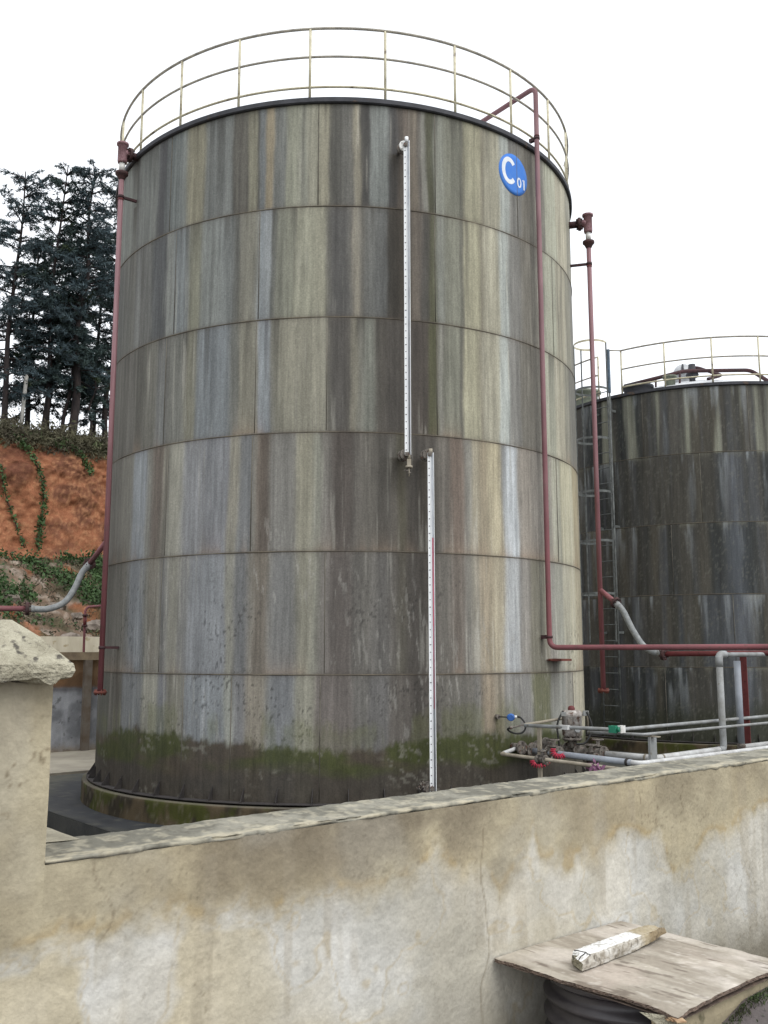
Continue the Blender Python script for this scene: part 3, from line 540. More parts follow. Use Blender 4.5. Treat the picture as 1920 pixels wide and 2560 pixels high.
# ------------------------------------------------------------------ foam pipes on the tanks
def bolt_ring(p0, axis, r, t=.03): return MB().flange(p0, axis, r, t, 6)
def foam_pipe(label, ang, d, ztop, zbot, zbranch, tanks, branch_pts, supply_end):
    base = pol(C1, RT + d, ang, zbot); f = T('foam_pipe', base, label, 'foam pipe', 'red foam pipes clamped to the tall tank'); r = .037
    c0 = lambda z: np.array(pol(C1, RT + d, ang, z)); rd = radial(ang)
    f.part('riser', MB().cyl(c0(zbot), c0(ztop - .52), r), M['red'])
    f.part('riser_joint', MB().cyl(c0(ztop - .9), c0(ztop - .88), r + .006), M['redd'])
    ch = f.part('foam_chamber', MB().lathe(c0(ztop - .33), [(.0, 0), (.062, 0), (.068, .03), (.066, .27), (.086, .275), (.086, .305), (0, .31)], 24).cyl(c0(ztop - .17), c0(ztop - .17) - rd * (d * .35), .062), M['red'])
    f.part('white_spool', MB().cyl(c0(ztop - .45), c0(ztop - .33), .042), M['white'], ch)
    f.part('flange', MB().lathe(c0(ztop - .53), [(.04, -.06), (.07, 0), (.092, .02), (.092, .055), (.04, .065)], 20), M['flange'], ch)
    f.part('outlet_flange', bolt_ring(c0(ztop - .17) - rd * (d * .45), rd, .105, .045), M['flange'], ch)
    f.part('outlet_pipe', MB().cyl(c0(ztop - .17) - rd * (d * .5), c0(ztop - .17) - rd * (d + .03), .055), M['bracket'], ch)
    for z in (ztop - .85, .055):
        cb = f.part('clamp_bracket', MB().box(c0(z) - rd * (d / 2 + .02), (d - .02, .035, .035), [rd, tang(ang), zt]).lathe(c0(z), [(r + .001, -.02), (r + .009, -.02), (r + .009, .02), (r + .001, .02)], 18), M['bracket'])
    f.part('blind_flange', bolt_ring(c0(zbot), zt, .085, .035), M['rust'])
    P = [np.array(q) for q in branch_pts]
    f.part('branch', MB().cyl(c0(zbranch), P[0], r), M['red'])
    a0 = (P[0] - c0(zbranch)); f.part('flange', bolt_ring(P[0], a0, .085, .04), M['flange'])
    f.part('flexible_hose', MB().tube(spline(P, 10), .044, 14), M['hose'])
    for q, nx in ((P[0], P[1]), (P[-1], P[-2])):
        e = (nx - q) / np.linalg.norm(nx - q); f.part('hose_collar', MB().cyl(q, q + e * .09, .05), M['galv'])
    e = (P[-1] - P[-2]); f.part('flange', bolt_ring(P[-1], e, .09, .045), M['flange'])
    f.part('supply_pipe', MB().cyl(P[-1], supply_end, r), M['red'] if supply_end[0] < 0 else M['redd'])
    return f
Y = 13.75
foam_pipe('faded red foam pipe with grey hose, on the tank side by the red earth bank', -142.6, .235, 7.36, -.54, at(264, 1368, Y)[2], None,
          [at(224, 1409, 13.6), at(205, 1432, 13.5), at(186, 1472, 13.4), at(160, 1506, 13.3), at(118, 1522, 13.2), at(68, 1521, 13.1)], at(-260, 1517, 13.1))
Y = 14.25
foam_pipe('faded red foam pipe with grey hose, between the tall tank and the dark tank', -15.5, .292, 6.90, -.575, at(1500, 1474, Y)[2], None,
          [at(1539, 1507, 14.1), at(1558, 1528, 14.0), at(1580, 1572, 13.9), at(1606, 1612, 13.75), at(1632, 1630, 13.6), at(1660, 1635, 13.5)], at(2500, 1630, 13.0))

# ------------------------------------------------------------------ cooling pipe over the guard rail
A = -42.5; dcl = .118; cp = lambda z, dd=dcl: np.array(pol(C1, RT + dd, A, z))
cw = T('cooling_pipe', tuple(cp(.05)), 'long red cooling pipe climbing over the guard rail and turning level at the bottom', 'water pipe')
hd = np.array([.862, -.507, 0]); 
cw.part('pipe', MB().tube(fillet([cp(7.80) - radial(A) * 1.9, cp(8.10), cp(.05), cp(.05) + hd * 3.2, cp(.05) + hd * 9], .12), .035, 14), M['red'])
cw.part('pipe_joint', MB().cyl(cp(7.33), cp(7.345), .042), M['redd'])
for z in (7.30, .19): cw.part('clamp_bracket', MB().box(cp(z) - radial(A) * .06, (.12, .05, .05), [radial(A), tang(A), zt]).lathe(cp(z), [(.036, -.015), (.045, -.015), (.045, .015), (.036, .015)], 16), M['bracket'])

# ------------------------------------------------------------------ level gauges
def gauge(label, x, zlo, zhi, Yg, dark_to, nozz, drain):
    xg = x; g = T('level_gauge', (xg, Yg, zlo), label, 'level gauge', 'white level gauges on the tall tank'); h = zhi - zlo; zc = (zlo + zhi) / 2
    g.part('back_plate', MB().box((xg, Yg + .012, zc), (.078, .01, h)).box((xg + .036, Yg - .002, zc), (.007, .026, h)).box((xg - .036, Yg - .002, zc), (.006, .02, h)), M['gauge'])
    sc = g.part('scale_strip', MB().box((xg - .018, Yg + .002, zc), (.029, .008, h - .02)), M['gauge'])
    tm = MB(); z = zlo + .06; k = 0
    while z < zhi - .04:
        tm.box((xg - .020, Yg - .004, z), (.012 if k % 5 else .018, .003, .010)); z += .09; k += 1
    g.part('scale_marks', tm, M['ink'], sc)
    g.part('divider_strip', MB().box((xg + .002, Yg - .002, zc), (.009, .018, h - .01)), M['gauge'])
    g.part('sight_glass', MB().cyl((xg + .019, Yg - .001, zlo), (xg + .019, Yg - .001, zhi), .0105, 12), M['glass'])
    if dark_to: g.part('red_liquid', MB().cyl((xg + .019, Yg - .002, zlo), (xg + .019, Yg - .004, dark_to), .0088, 12), M['liquid'])
    g.part('top_plug', MB().cyl((xg, Yg, zhi - .02), (xg, Yg, zhi + .05), .024, 14), M['gauge'] if zhi > 4 else M['tanpipe'])
    for z in nozz:
        q = np.array([xg - .10, Yg + .20, z]); e = np.array([.06, -.14, 0.])
        nz = g.part('nozzle', MB().cyl(q, q + e * 1.5, .026), M['oldmetal'])
        g.part('flange', MB().flange(q + e * .7, e, .074, .02, 4), M['oldmetal'], nz); g.part('flange', MB().flange(q + e * 1.2, e, .074, .022, 4), M['white'] if z > 4 else M['oldmetal'], nz)
        g.part('connecting_block', MB().box((xg - .01, Yg + .0, z), (.05, .05, .05)), M['oldmetal'], nz)
    if drain:
        z = zlo; v = g.part('drain_valve', MB().cyl((xg + .012, Yg, z), (xg + .012, Yg, z - .05), .016).box((xg + .013, Yg, z - .10), (.052, .05, .09)).cyl((xg + .012, Yg, z - .14), (xg + .012, Yg, z - .165), .044).cyl((xg + .012, Yg, z - .17), (xg + .012, Yg, z - .27), .010), M['tanpipe'])
        g.part('handle', MB().tube([(xg - .05, Yg - .02, z - .2), (xg + .012, Yg - .02, z - .205)], .007, 8).tube([(xg + .012, Yg, z - .255), (xg + .0, Yg - .02, z - .235), (xg + .035, Yg - .01, z - .225)], .006, 6), M['oldmetal'], v)
    return g
gauge('upper white tube level gauge with small drain valve, hanging under the rim', at(1019, 800, 11.56)[0], at(1019, 1137, 11.56)[2], at(1017, 352, 11.56)[2], 11.56, None, (6.50, 2.41), True)
gauge('lower white tube level gauge half filled with red liquid', at(1079.5, 1500, 11.60)[0], -1.78, at(1079, 1132, 11.60)[2], 11.60, at(1079, 1345, 11.6)[2], (2.42, -1.6), False)

# ------------------------------------------------------------------ product pipes and fittings at the tank foot
def valve(tk, c, axis, r, m='oldmetal', stem=.16, wheel=.07):
    a = np.array(axis, float); a /= np.linalg.norm(a); c = np.array(c, float)
    v = tk.part('valve', MB().cyl(c - a * r * 1.3, c + a * r * 1.3, r * 1.0).sphere(c, r * 1.25, 12), M[m])
    for s_ in (-1, 1): tk.part('flange', MB().flange(c + a * s_ * r * 1.5, a, r * 1.6, .024, 6), M[m], v)
    tk.part('bonnet', MB().cyl(c, c + zt * stem, r * .45).cyl(c + zt * stem * .45, c + zt * stem * .55, r * .8), M[m], v)
    tk.part('hand_wheel', MB().lathe(c + zt * stem, [(wheel - .01, -.008), (wheel, -.01), (wheel + .008, 0), (wheel, .01), (wheel - .01, .008)], 16).box(c + zt * stem, (wheel * 2, .012, .01)).box(c + zt * stem, (.012, wheel * 2, .01)), M[m], v)
    return v
GP = 'product pipes along the yard wall'
# widest pipe, rises in a loop
pa = T('product_pipe', W(9.9, -7.0, -1.25), 'widest white product pipe, turning up into a tall grey loop', 'pipe', GP)
e0 = pol(C1, RT + .17, -45.5, -1.22); s0 = np.array(W(9.80, -7.75, -1.24))
pa.part('grey_run', MB().cyl(e0, s0, .05), M['oldmetal'])
v1 = valve(pa, np.array(W(9.78, -7.93, -1.24)), N, .06); v2 = valve(pa, np.array(W(9.80, -7.55, -1.24)), N, .055)
pa.part('white_run', MB().tube(fillet([W(9.82, -7.45, -1.25), W(9.96, -6.84, -1.26), W(11.42, -6.84, -1.25)], .09), .039, 14), M['wpipe'])
for q, x in ((W(9.93, -6.95, -1.26), N), (W(10.1, -6.84, -1.26), U)): pa.part('joint_band', MB().cyl(np.array(q) - x * .012, np.array(q) + x * .012, .043), M['tanpipe'])
pa.part('standing_loop', MB().tube(fillet([W(11.36, -6.84, -1.25), W(11.47, -6.84, -1.25), W(11.47, -6.84, -.055)], .05), .043, 14), M['galv'])
pa.part('elbow', MB().tube(fillet([W(11.47, -6.84, -.2), W(11.47, -6.84, -.04), W(11.62, -6.84, -.04)], .09), .047, 14), M['galv'])
pa.part('return_run', MB().tube([W(11.58, -6.84, -.045), W(19, -6.84, -.045)], .031, 12), M['galv'])
pb = T('product_pipe', W(12.1, -6.86, -1.25), 'bluish grey upright pipe joining a white pipe, beside the red steel post', 'pipe', GP)
pb.part('upright', MB().tube([W(12.1, -6.95, -1.25), W(12.1, -6.95, -.13)], .045, 14), M['galvb']); pb.part('elbow', MB().sphere(W(12.1, -6.95, -1.26), .058, 14), M['oldmetal'])
pb.part('white_run', MB().tube([W(12.15, -6.95, -1.27), W(19, -6.95, -1.27)], .034, 12), M['wpipe'])
pc = T('product_pipe', W(9.3, -6.56, -1.25), 'grey product pipe with white elbow, running low behind the wall edge', 'pipe', GP)
e0 = pol(C1, RT + .17, -49.5, -1.25)
pc.part('grey_run', MB().tube([e0, W(9.42, -8.0, -1.25), W(9.30, -6.70, -1.25)], .036, 14), M['galvb']); valve(pc, np.array(W(9.44, -7.95, -1.25)), N, .055); 
pc.part('white_run', MB().tube(fillet([W(9.31, -6.75, -1.25), W(9.29, -6.58, -1.25), W(9.6, -6.56, -1.25), W(19, -6.56, -1.255)], .08), .031, 14), M['wpipe'])
pc.part('joint_band', MB().cyl(np.array(W(9.305, -6.74, -1.25)), np.array(W(9.308, -6.77, -1.25)), .047), M['dark'])
pd = T('product_pipe', W(8.8, -7.0, -1.25), 'thin beige pipe bent back on itself in a hairpin beside the mossy tank foot', 'pipe', GP)
pd.part('pipe', MB().tube(fillet([pol(C1, RT + .17, -52.5, -1.2), W(9.45, -8.45, -1.2), W(8.86, -8.30, -1.25), W(8.74, -6.25, -1.26)], .03), .022, 10), M['tanpipe']); valve(pd, np.array(W(8.83, -7.62, -1.26)), N, .035, stem=.1, wheel=.045)
pd.part('white_sleeve', MB().cyl(W(9.42, -8.44, -1.198), W(8.92, -8.315, -1.245), .0245, 10), M['wpipe'])
pe = T('product_pipe', W(9.6, -7.0, -1.25), 'slim grey pipe between the white pipes beside the valves', 'pipe', GP)
pe.part('pipe', MB().tube([W(9.62, -8.6, -1.30), W(9.60, -7.3, -1.29), W(9.58, -6.5, -1.30)], .028, 10), M['galv']); valve(pe, np.array(W(9.6, -7.5, -1.29)), N, .045)
# control valve with actuator
q = np.array(W(9.62, -7.98, -1.2)) + np.array([.14, 0, 0]); cv = T('control_valve', tuple(q), 'grimy white control valve with small red cap on top, among the pipes', 'control valve')
cv.part('yoke', MB().cyl(q, q + zt * .12, .06).flange(q + zt * .11, zt, .12, .03, 8), M['oldmetal'])
bd = cv.part('actuator', MB().lathe(q + zt * .13, [(0, 0), (.09, 0), (.125, .03), (.125, .25), (.14, .26), (.14, .30), (.11, .33), (0, .34)], 24), mat('peeling_white_actuator', (196, 192, 186), (112, 104, 98), scale=12, rough=.7, spots=(92, 70, 58), sscale=14, sth=.55, bump=.2))
cv.part('red_cap', MB().lathe(q + zt * .46, [(.045, 0), (.045, .03), (.03, .055), (0, .06)], 16), M['redd'], bd)
cv.part('switch_box', MB().box(q + zt * .43 + np.array([.17, -.05, 0]), (.07, .05, .06)).box(q + zt * .42 + np.array([-.12, -.08, 0]), (.06, .05, .05)), M['galv'], bd)
cv.part('lifting_lug', MB().box(q + zt * .30 + np.array([-.05, -.13, 0]), (.05, .04, .12)).box(q + zt * .2 + np.array([.06, -.125, 0]), (.06, .03, .08)), M['oldmetal'], bd)
cv.part('gauge_dial', MB().cyl(q + zt * .24 + np.array([.04, -.12, 0]), q + zt * .24 + np.array([.045, -.15, 0]), .04), M['galv'], bd)
cv.part('air_hose', MB().tube(spline([q + zt * .46 + np.array([-.12, -.08, 0]), q + zt * .3 + np.array([-.2, -.1, 0]), q + zt * .1 + np.array([-.19, -.1, 0]), q + zt * -.05 + np.array([-.17, -.1, 0])]), .013, 8), M['cable'])
cv.part('air_hose', MB().tube(spline([q + zt * .45 + np.array([.18, -.08, 0]), q + zt * .25 + np.array([.23, -.1, 0]), q + zt * .08 + np.array([.14, -.14, 0]), q + zt * .06 + np.array([.02, -.16, 0])]), .013, 8), M['cable'])
# coiled hoses
def coil(label, pts, turns):
    c = T('coiled_hose', tuple(pts[0]), label, 'air hose', 'red coiled air hoses'); S = spline(pts, 30); n = len(S); out = []
    for i in range(n - 1):
        for j in range(6):
            t = (i + j / 6) / (n - 1); p0 = S[i] + (S[i + 1] - S[i]) * j / 6; d = S[i + 1] - S[i]; d = d / np.linalg.norm(d); x = np.cross(d, [0.3, .9, .2]); x /= np.linalg.norm(x); y_ = np.cross(d, x); a = 2 * math.pi * turns * t
            out.append(p0 + (x * math.cos(a) + y_ * math.sin(a)) * .027)
    c.part('coil', MB().tube(out, .0085, 5), M['pink']); c.part('fitting', MB().cyl(S[-1], S[-1] + (S[-1] - S[-2]) / np.linalg.norm(S[-1] - S[-2]) * .06, .012), M['oldmetal'])
Yc = 11.75
coil('red coiled air hose drooping lowest over the thin beige pipe', [np.array(at(x, y, Yc)) for x, y in ((1330, 1901), (1333, 1910), (1345, 1914), (1360, 1911), (1372, 1901))], 10)
coil('red coiled air hose hanging between two valves above the other coil', [np.array(at(x, y, Yc + .2)) for x, y in ((1383, 1872), (1382, 1882), (1390, 1890), (1402, 1892), (1412, 1888))], 9)
# conduits
GC = 'thin grey cable conduits'
c1 = T('cable_conduit', W(9.4, -7.0, -.9), 'grey conduit that forks at the black cable and carries the green box', 'conduit', GC)
c1.part('conduit', MB().tube(fillet([W(8.98, -8.02, -.895), W(9.42, -6.95, -.905), W(19, -6.98, -.885)], .03), .022, 10), M['galv'])
c1.part('conduit', MB().tube([W(8.98, -8.02, -.89), W(10.42, -8.2, -.835), W(10.44, -8.2, -1.0)], .02, 8), M['tanpipe'])
c1.part('union', MB().box(W(9.17, -7.55, -.90), (.13, .05, .05), [N, U, zt]), M['wpipe']); c1.part('support_post', MB().box(W(9.06, -7.85, -1.5), (.05, .03, 1.2), [N, U, zt]), M['tanpipe'])
jb = T('junction_box', W(9.43, -6.93, -.905), 'small green and white junction box on the conduit bend', 'junction box')
jb.part('green_half', MB().box(W(9.395, -7.0, -.902), (.10, .075, .08), [N, U, zt]).cyl(W(9.395, -6.94, -.902), W(9.40, -6.92, -.902), .03), M['green']); jb.part('white_half', MB().box(W(9.445, -6.93, -.90), (.05, .085, .085), [N, U, zt]), M['white'])
c2_ = T('cable_conduit', W(9.6, -6.7, -.95), 'lower grey conduit resting on the flat steel post', 'conduit', GC)
c2_.part('conduit', MB().tube(fillet([W(9.35, -7.35, -.955), W(9.58, -6.72, -.955), W(19, -6.70, -.955)], .03), .018, 10), M['galv'])
sp = T('pipe_support', W(9.73, -6.70, -2.3), 'flat grey steel post holding the two conduits up', 'post'); sp.part('post', MB().box(W(9.74, -6.72, -1.64), (.03, .13, 1.30), [N, U, zt]), M['galv']); sp.part('rest_plate', MB().box(W(9.72, -6.76, -.982), (.3, .06, .012), [N, U, zt]), M['tanpipe'])
rp_ = T('steel_post', W(12.4, -7.05, -2.3), 'dark red steel post beside the upright grey pipes', 'post'); rp_.part('post', MB().box(W(12.4, -7.05, -1.2), (.012, .085, 2.3), [N, U, zt]).box(W(12.36, -7.0, -1.2), (.085, .012, 2.3), [N, U, zt]), M['redd']); rp_.part('cap_plate', MB().box(W(12.38, -7.03, -.045), (.14, .14, .012), [N, U, zt]), M['redd'])
# pressure transmitter
Yt = 12.12; tr = T('pressure_transmitter', at(1277, 1793, Yt), 'blue round pressure transmitter with looping black cable', 'gauge')
tr.part('stem', MB().cyl(pol(C1, RT + .04, -56.6, -.815), at(1270, 1793, Yt), .008, 8), M['dark']); tr.part('body', MB().sphere(at(1277, 1793.5, Yt), .052, 16, (1, .8, .9)).cyl(at(1277, 1794, Yt), at(1277, 1795, Yt - .06), .036), M['blue'])
tr.part('gland', MB().cyl(at(1284, 1793, Yt), at(1292, 1792, Yt), .018, 10), M['white'])
tr.part('cable', MB().tube(spline([at(x, y, Yt - .03 * k) for k, (x, y) in enumerate(((1292, 1792), (1302, 1795), (1312, 1808), (1313, 1822), (1305, 1832), (1290, 1834), (1275, 1829), (1269, 1823), (1275, 1820)))]), .012, 8), M['cable'])
tr.part('fitting', MB().cyl(at(1275, 1820, Yt - .24), at(1306, 1813, Yt - .2), .010, 8).cyl(at(1274, 1820, Yt - .24), at(1281, 1818.5, Yt - .23), .02, 8), M['oldmetal'])

# ------------------------------------------------------------------ yard wall, pillar
ZW = -.5; NF = -2.381
ZBT = np.array([(1.06, -0.73), (1.16, -0.71), (1.26, -0.69), (1.43, -0.66), (1.53, -0.73), (1.61, -0.73), (1.71, -0.72), (1.8, -0.65), (1.91, -0.74), (2.0, -0.76), (2.18, -0.7), (2.23, -0.67), (2.35, -0.76), (2.47, -0.76), (2.52, -0.81), (2.6, -0.71), (2.67, -0.67), (2.7, -0.6), (2.72, -0.67), (2.74, -0.73), (2.85, -0.77), (2.94, -0.74), (3.12, -0.72), (3.31, -0.69), (3.49, -0.77), (3.56, -0.89), (3.72, -0.86), (3.84, -0.77), (4.13, -0.72), (4.36, -0.7)])
def wall_color(u, z):
    n1 = fbm(u * 5, z * 6, 101); n2 = fbm(u * 18, z * 18, 102); n3 = fbm(u * 2.2, z * 2.6, 103); n4 = fbm(u * 55, z * 55, 104, 3)
    c = lerp(np.broadcast_to(lin((170, 160, 134)), u.shape + (3,)), lin((152, 142, 118)), sstep(.35, .65, n1)); c = lerp(c, lin((178, 165, 134)), sstep(.5, .7, n3) * .6)
    dk = sstep(-.72, -.53, z + (n3 - .5) * .35) * (.35 + .65 * sstep(1.15, 1.5, u) * (1 - sstep(2.3, 3.0, u))) * sstep(.25, .55, n1 + .1); c = lerp(c, lin((122, 112, 94)), dk * .9 * (u > .93))
    zb = np.interp(u, ZBT[:, 0], ZBT[:, 1], left=-.70); e = z - zb + (fbm(u * 5, z * 5, 105) - .5) * .16 + (n2 - .5) * .05 + (n3 - .5) * .06
    wm = sstep(.045, -.085, e + (fbm(u * 34, z * 34, 114) - .5) * .05) * (.72 + .28 * sstep(.4, .6, fbm(u * 1.6, z * 1.8, 113))); wc = lerp(np.broadcast_to(lin((200, 199, 193)), c.shape), lin((180, 179, 172)), sstep(.35, .65, fbm(u * 6, z * 3, 106)))
    bl = sstep(.50, .60, fbm(u * 4.2, z * 4.8, 107)) * (.22 + .5 * sstep(1.9, 1.2, u)); wc = lerp(wc, lin((186, 173, 140)), bl)
    ringm = np.exp(-((fbm(u * 4.2, z * 4.8, 107) - .50) / .012) ** 2); wc = lerp(wc, lin((172, 154, 116)), ringm * .5)
    low = sstep(-1.0, -1.25, z + (n3 - .5) * .3) * sstep(2.2, 1.6, u); wc = lerp(wc, lin((198, 184, 146)), low * .6)
    c = lerp(c, wc, wm * .92)
    edge = np.exp(-((e - .02) / .018) ** 2) * sstep(.4, .6, n2); c = lerp(c, lin((160, 140, 100)), edge * .6)
    stv = sstep(.60, .70, fbm(u * 14, z * .8, 108, 3)) * sstep(.45, .6, n3) * (z < -.55); c = lerp(c, lin((150, 140, 120)), stv * .35)
    gs = sstep(.58, .70, fbm(u * 2.6 + 9, z * 2.2, 112)); c = lerp(c, lin((158, 154, 142)), gs * .35)
    pit = sstep(.66, .76, fbm(u * 90, z * 90, 104, 3)) * sstep(.48, .62, fbm(u * 3, z * 3, 109)); c = lerp(c, lin((92, 84, 68)), pit * .3 * (1 - .6 * wm) * (u > .93))
    net = np.exp(-((fbm(u * 7, z * 7, 110, 5) - .5) / .006) ** 2) * sstep(.55, .68, fbm(u * 1.7, z * 1.7, 111)); c = lerp(c, lin((116, 104, 82)), net * .8 * (1 - .4 * wm))
    cu = 1.075 + .02 * np.sin(z * 17) + .05 * (vn(z * 9, z * 0, 120) - .5) + (z + .5) * .06; ck = np.exp(-((u - cu) / .003) ** 2) * (z > -1.05) * sstep(.3, .5, fbm(z * 12, z * 0, 123)); c = lerp(c, lin((112, 100, 80)), ck * .6)
    cu = 2.44 + .06 * (vn(z * 8, z * 0, 121) - .5); ck = np.exp(-((u - cu) / .004) ** 2) * (z < -.6); c = lerp(c, lin((110, 98, 76)), ck * .5)
    board_shade = sstep(-1.12, -1.4, z + (n1 - .5) * .2) * sstep(2.2, 2.6, u); c = lerp(c, lin((104, 96, 76)), board_shade * .7)  # shade under the plywood board, painted dark into the low wall colour
    g = c.mean(-1, keepdims=True); c = g + (c - g) * .93
    return np.clip(c * (.90 + .20 * n4)[..., None], .01, .85)
def face_sheet(name, us_, zs_, parent, loc, amp=.006):
    A_, Z_ = np.meshgrid(us_, zs_); dn = NF + (fbm(A_ * 6, Z_ * 6, 130) - .5) * amp * 1.6 + (fbm(A_ * 30, Z_ * 30, 131) - .5) * amp * .5
    X = A_[..., None] * U + dn[..., None] * N; X[..., 2] = Z_
    return grid(name, X, M['wall'], wall_color(A_, Z_), parent, loc)
wl_loc = W(3, NF, -1.7)
bw = T('yard_wall', wl_loc, 'low cement rendered wall with pale peeling patches along the front of the tank yard', 'wall')
uf = np.concatenate([np.arange(.925, 4.8, .007), np.arange(4.8, 16, .08)]); zf = np.linspace(-1.75, ZW - .0135, 165)
face_sheet('render_face', uf, zf, bw.o, wl_loc)
bw.part('core', MB().box(W(8.46, NF - .125, -1.25), (15.05, .23, 1.46), [U, N, zt]), M['block'])
# coping: a strip of mortar with a broken front edge
uc = np.concatenate([np.arange(.925, 5.0, .010), np.arange(5.0, 16, .1)])
w = np.array([-.014, -.012, .000, .0015, .000] + list(np.arange(-.004, -.25, -.012)) + [-.25, -.252]); zc = np.array([-.018, -.0165, -.010, -.004, 0] + [0] * (len(w) - 7) + [-.004, -.06]); k = np.arange(len(w))
Au, K = np.meshgrid(uc, k); fr = (K >= 1) & (K <= 4); topk = (K >= 4) & (K < len(w) - 1)
rag = (fbm(Au * 4, Au * 0, 140) - .5) * .016 + (fbm(Au * 30, Au * 0, 141) - .5) * .010; chip = sstep(.58, .64, fbm(Au * 7, Au * 0 + 3, 142)) * .012
Nn = NF + w[K] + rag * fr - chip * ((K == 3) | (K == 4)); Zz = ZW - .004 + zc[K] + (fbm(Au * 2, Au * 0, 145) - .5) * .006 + topk * ((fbm(Au * 5, w[K] * 5, 143) - .5) * .004 + (fbm(Au * 26, w[K] * 26, 144) - .5) * .006 + (fbm(Au * 60, w[K] * 60, 149) - .5) * .005) + (K < 3) * (fbm(Au * 12, Au * 0, 146) - .5) * .012 - chip * .4 * (K == 4)
X = Au[..., None] * U + Nn[..., None] * N; X[..., 2] = Zz
lc = lerp(np.broadcast_to(lin((140, 137, 125)), Au.shape + (3,)), lin((112, 110, 100)), sstep(.38, .62, fbm(Au * 7, w[K] * 9, 147))); lc = lerp(lc, lin((184, 177, 156)), sstep(.52, .66, fbm(Au * 34, w[K] * 22, 148)) * .4)
lc = lerp(lc, lin((84, 80, 70)), sstep(.58, .70, fbm(Au * 60, w[K] * 60, 153)) * .4); lc = lerp(lc, lin((182, 174, 152)), ((K >= 3) & (K <= 8)) * .7 * sstep(.46, .60, fbm(Au * 14, w[K] * 40, 154))); lc = lerp(lc, lin((60, 54, 44)), (K <= 1) * .8)
grid('coping', X, M['wall'], lc, bw.o, wl_loc)
pl_loc = W(.6, NF, -1.7); gp = T('gate_pillar', pl_loc, 'cement pillar with a mottled pyramid cap at the end of the yard wall', 'pillar')
face_sheet('shaft', np.linspace(.20, .925, 92), np.arange(-1.75, -.055, .008), gp.o, pl_loc)
gp.part('shaft_core', MB().box(W(.56, NF - .26, -.9), (.72, .50, 1.68), [U, N, zt]), M['block'])
# cap: truncated pyramid with worn edges
uc0, nc0 = .55, NF - .26; lev = [(.30, -.072, .3), (.395, -.066, .43), (.402, -.05, .437), (.40, -.030, .435), (.335, .040, .345), (.285, .080, .27), (.12, .083, .12), (.0, .083, .0)]
rows = []
for i, (hu, z, hn) in enumerate(lev):
    row = []
    for s_ in np.linspace(0, 4, 240, endpoint=False):
        sd_ = int(s_); t = (s_ - sd_) * 2 - 1; cu, cn = [(t, 1), (1, -t), (-t, -1), (-1, t)][sd_]
        l = math.hypot(cu, cn); rr = 1 - .035 * max(0, l - 1.25) * (i < 6)
        row.append((uc0 + cu * hu * rr, nc0 + cn * hn * rr * .75, z))
    rows.append(row)
Q = np.array(rows); jig = (fbm(Q[..., 0] * 9, Q[..., 1] * 9 + Q[..., 2] * 20, 150) - .5); jig2 = (fbm(Q[..., 0] * 40, Q[..., 1] * 40 + Q[..., 2] * 60, 151) - .5)
lower = np.array([0, 1, .6, .3, .3, .3, .2, 0])[:, None]
Qz = Q[..., 2] + lower * (jig * .02 + jig2 * .014) - (np.arange(8)[:, None] == 1) * .014 * sstep(.5, .62, fbm(Q[..., 0] * 14, Q[..., 1] * 14, 152))
X = Q[..., 0][..., None] * U + Q[..., 1][..., None] * N; X = X + (jig * .012)[..., None] * (N + U) * lower[..., None]; X[..., 2] = Qz
grid('cap', X, M['cap'], None, gp.o, pl_loc, smooth=False, wrap=True)
sw = T('side_wall', W(.8, -8, -2.3), 'low side wall running back from the pillar, pale broken top', 'wall')
sw.part('body', MB().box(W(.86, -10.2, -1.42), (.5, 15.1, 1.79), [U, N, zt]), M['block'])
ns = np.arange(-17.7, -2.56, .04); ws = np.array([-.26, -.25, -.12, 0, .12, .235, .25, .252]); zs = np.array([-.06, -.01, 0, .005, .004, 0, -.012, -.06])
Kk, Nn = np.meshgrid(np.arange(8), ns); jj = (fbm(Nn * 6, ws[Kk] * 9, 160) - .5) * .02; X = (.86 + ws[Kk] + (fbm(Nn * 5, Kk * .1, 161) - .5) * .02)[..., None] * U + Nn[..., None] * N; X[..., 2] = ZW - .002 + zs[Kk] + jj * (.3 + .7 * sstep(-2.6, -2.9, Nn))
grid('coping', X, M['lip'], None, sw.o, W(.8, -8, -2.3))

# ------------------------------------------------------------------ things in front of the wall
b0 = W(2.85, -2.05, -1.03); pw = T('plywood_board', b0, 'warped grey plywood board laid flat against the wall as a table', 'board')
ub = np.linspace(0, 1, 110); nb = np.linspace(0, 1, 110); A_, B_ = np.meshgrid(ub, nb)
cor = {(0, 0): (2.483, -2.374), (1, 0): (3.19, -2.374), (0, 1): (2.523, -1.690), (1, 1): (3.20, -1.700)}
def bil(i): return cor[(0, 0)][i] * (1 - A_) * (1 - B_) + cor[(1, 0)][i] * A_ * (1 - B_) + cor[(0, 1)][i] * (1 - A_) * B_ + cor[(1, 1)][i] * A_ * B_
bu, bn = bil(0), bil(1)
bu = bu + ((fbm(bn * 20, bn * 0, 170) - .5) * .014) * (A_ < .02) + ((fbm(bn * 20, bn * 0, 171) - .5) * .014) * (A_ > .98); bn = bn + ((fbm(bu * 18, bu * 0, 172) - .5) * .016) * (B_ > .98)
bz = -1.03 + .006 * np.sin(A_ * 3) + (fbm(bu * 5, bn * 5, 173) - .5) * .008 - .012 * sstep(.12, 0, A_) * sstep(.85, 1, B_)
X = bu[..., None] * U + bn[..., None] * N; X[..., 2] = bz
g1_ = fbm(bu * 34, bn * 5, 174); g2_ = fbm(bu * 6, bn * 4, 175)
pcx = lerp(np.broadcast_to(lin((160, 154, 144)), X.shape), lin((140, 133, 123)), sstep(.35, .65, g1_)); pcx = lerp(pcx, lin((186, 180, 174)), sstep(.5, .68, g2_) * .7); pcx = lerp(pcx, lin((172, 160, 152)), sstep(.55, .7, fbm(bu * 3, bn * 3, 176)) * .5)
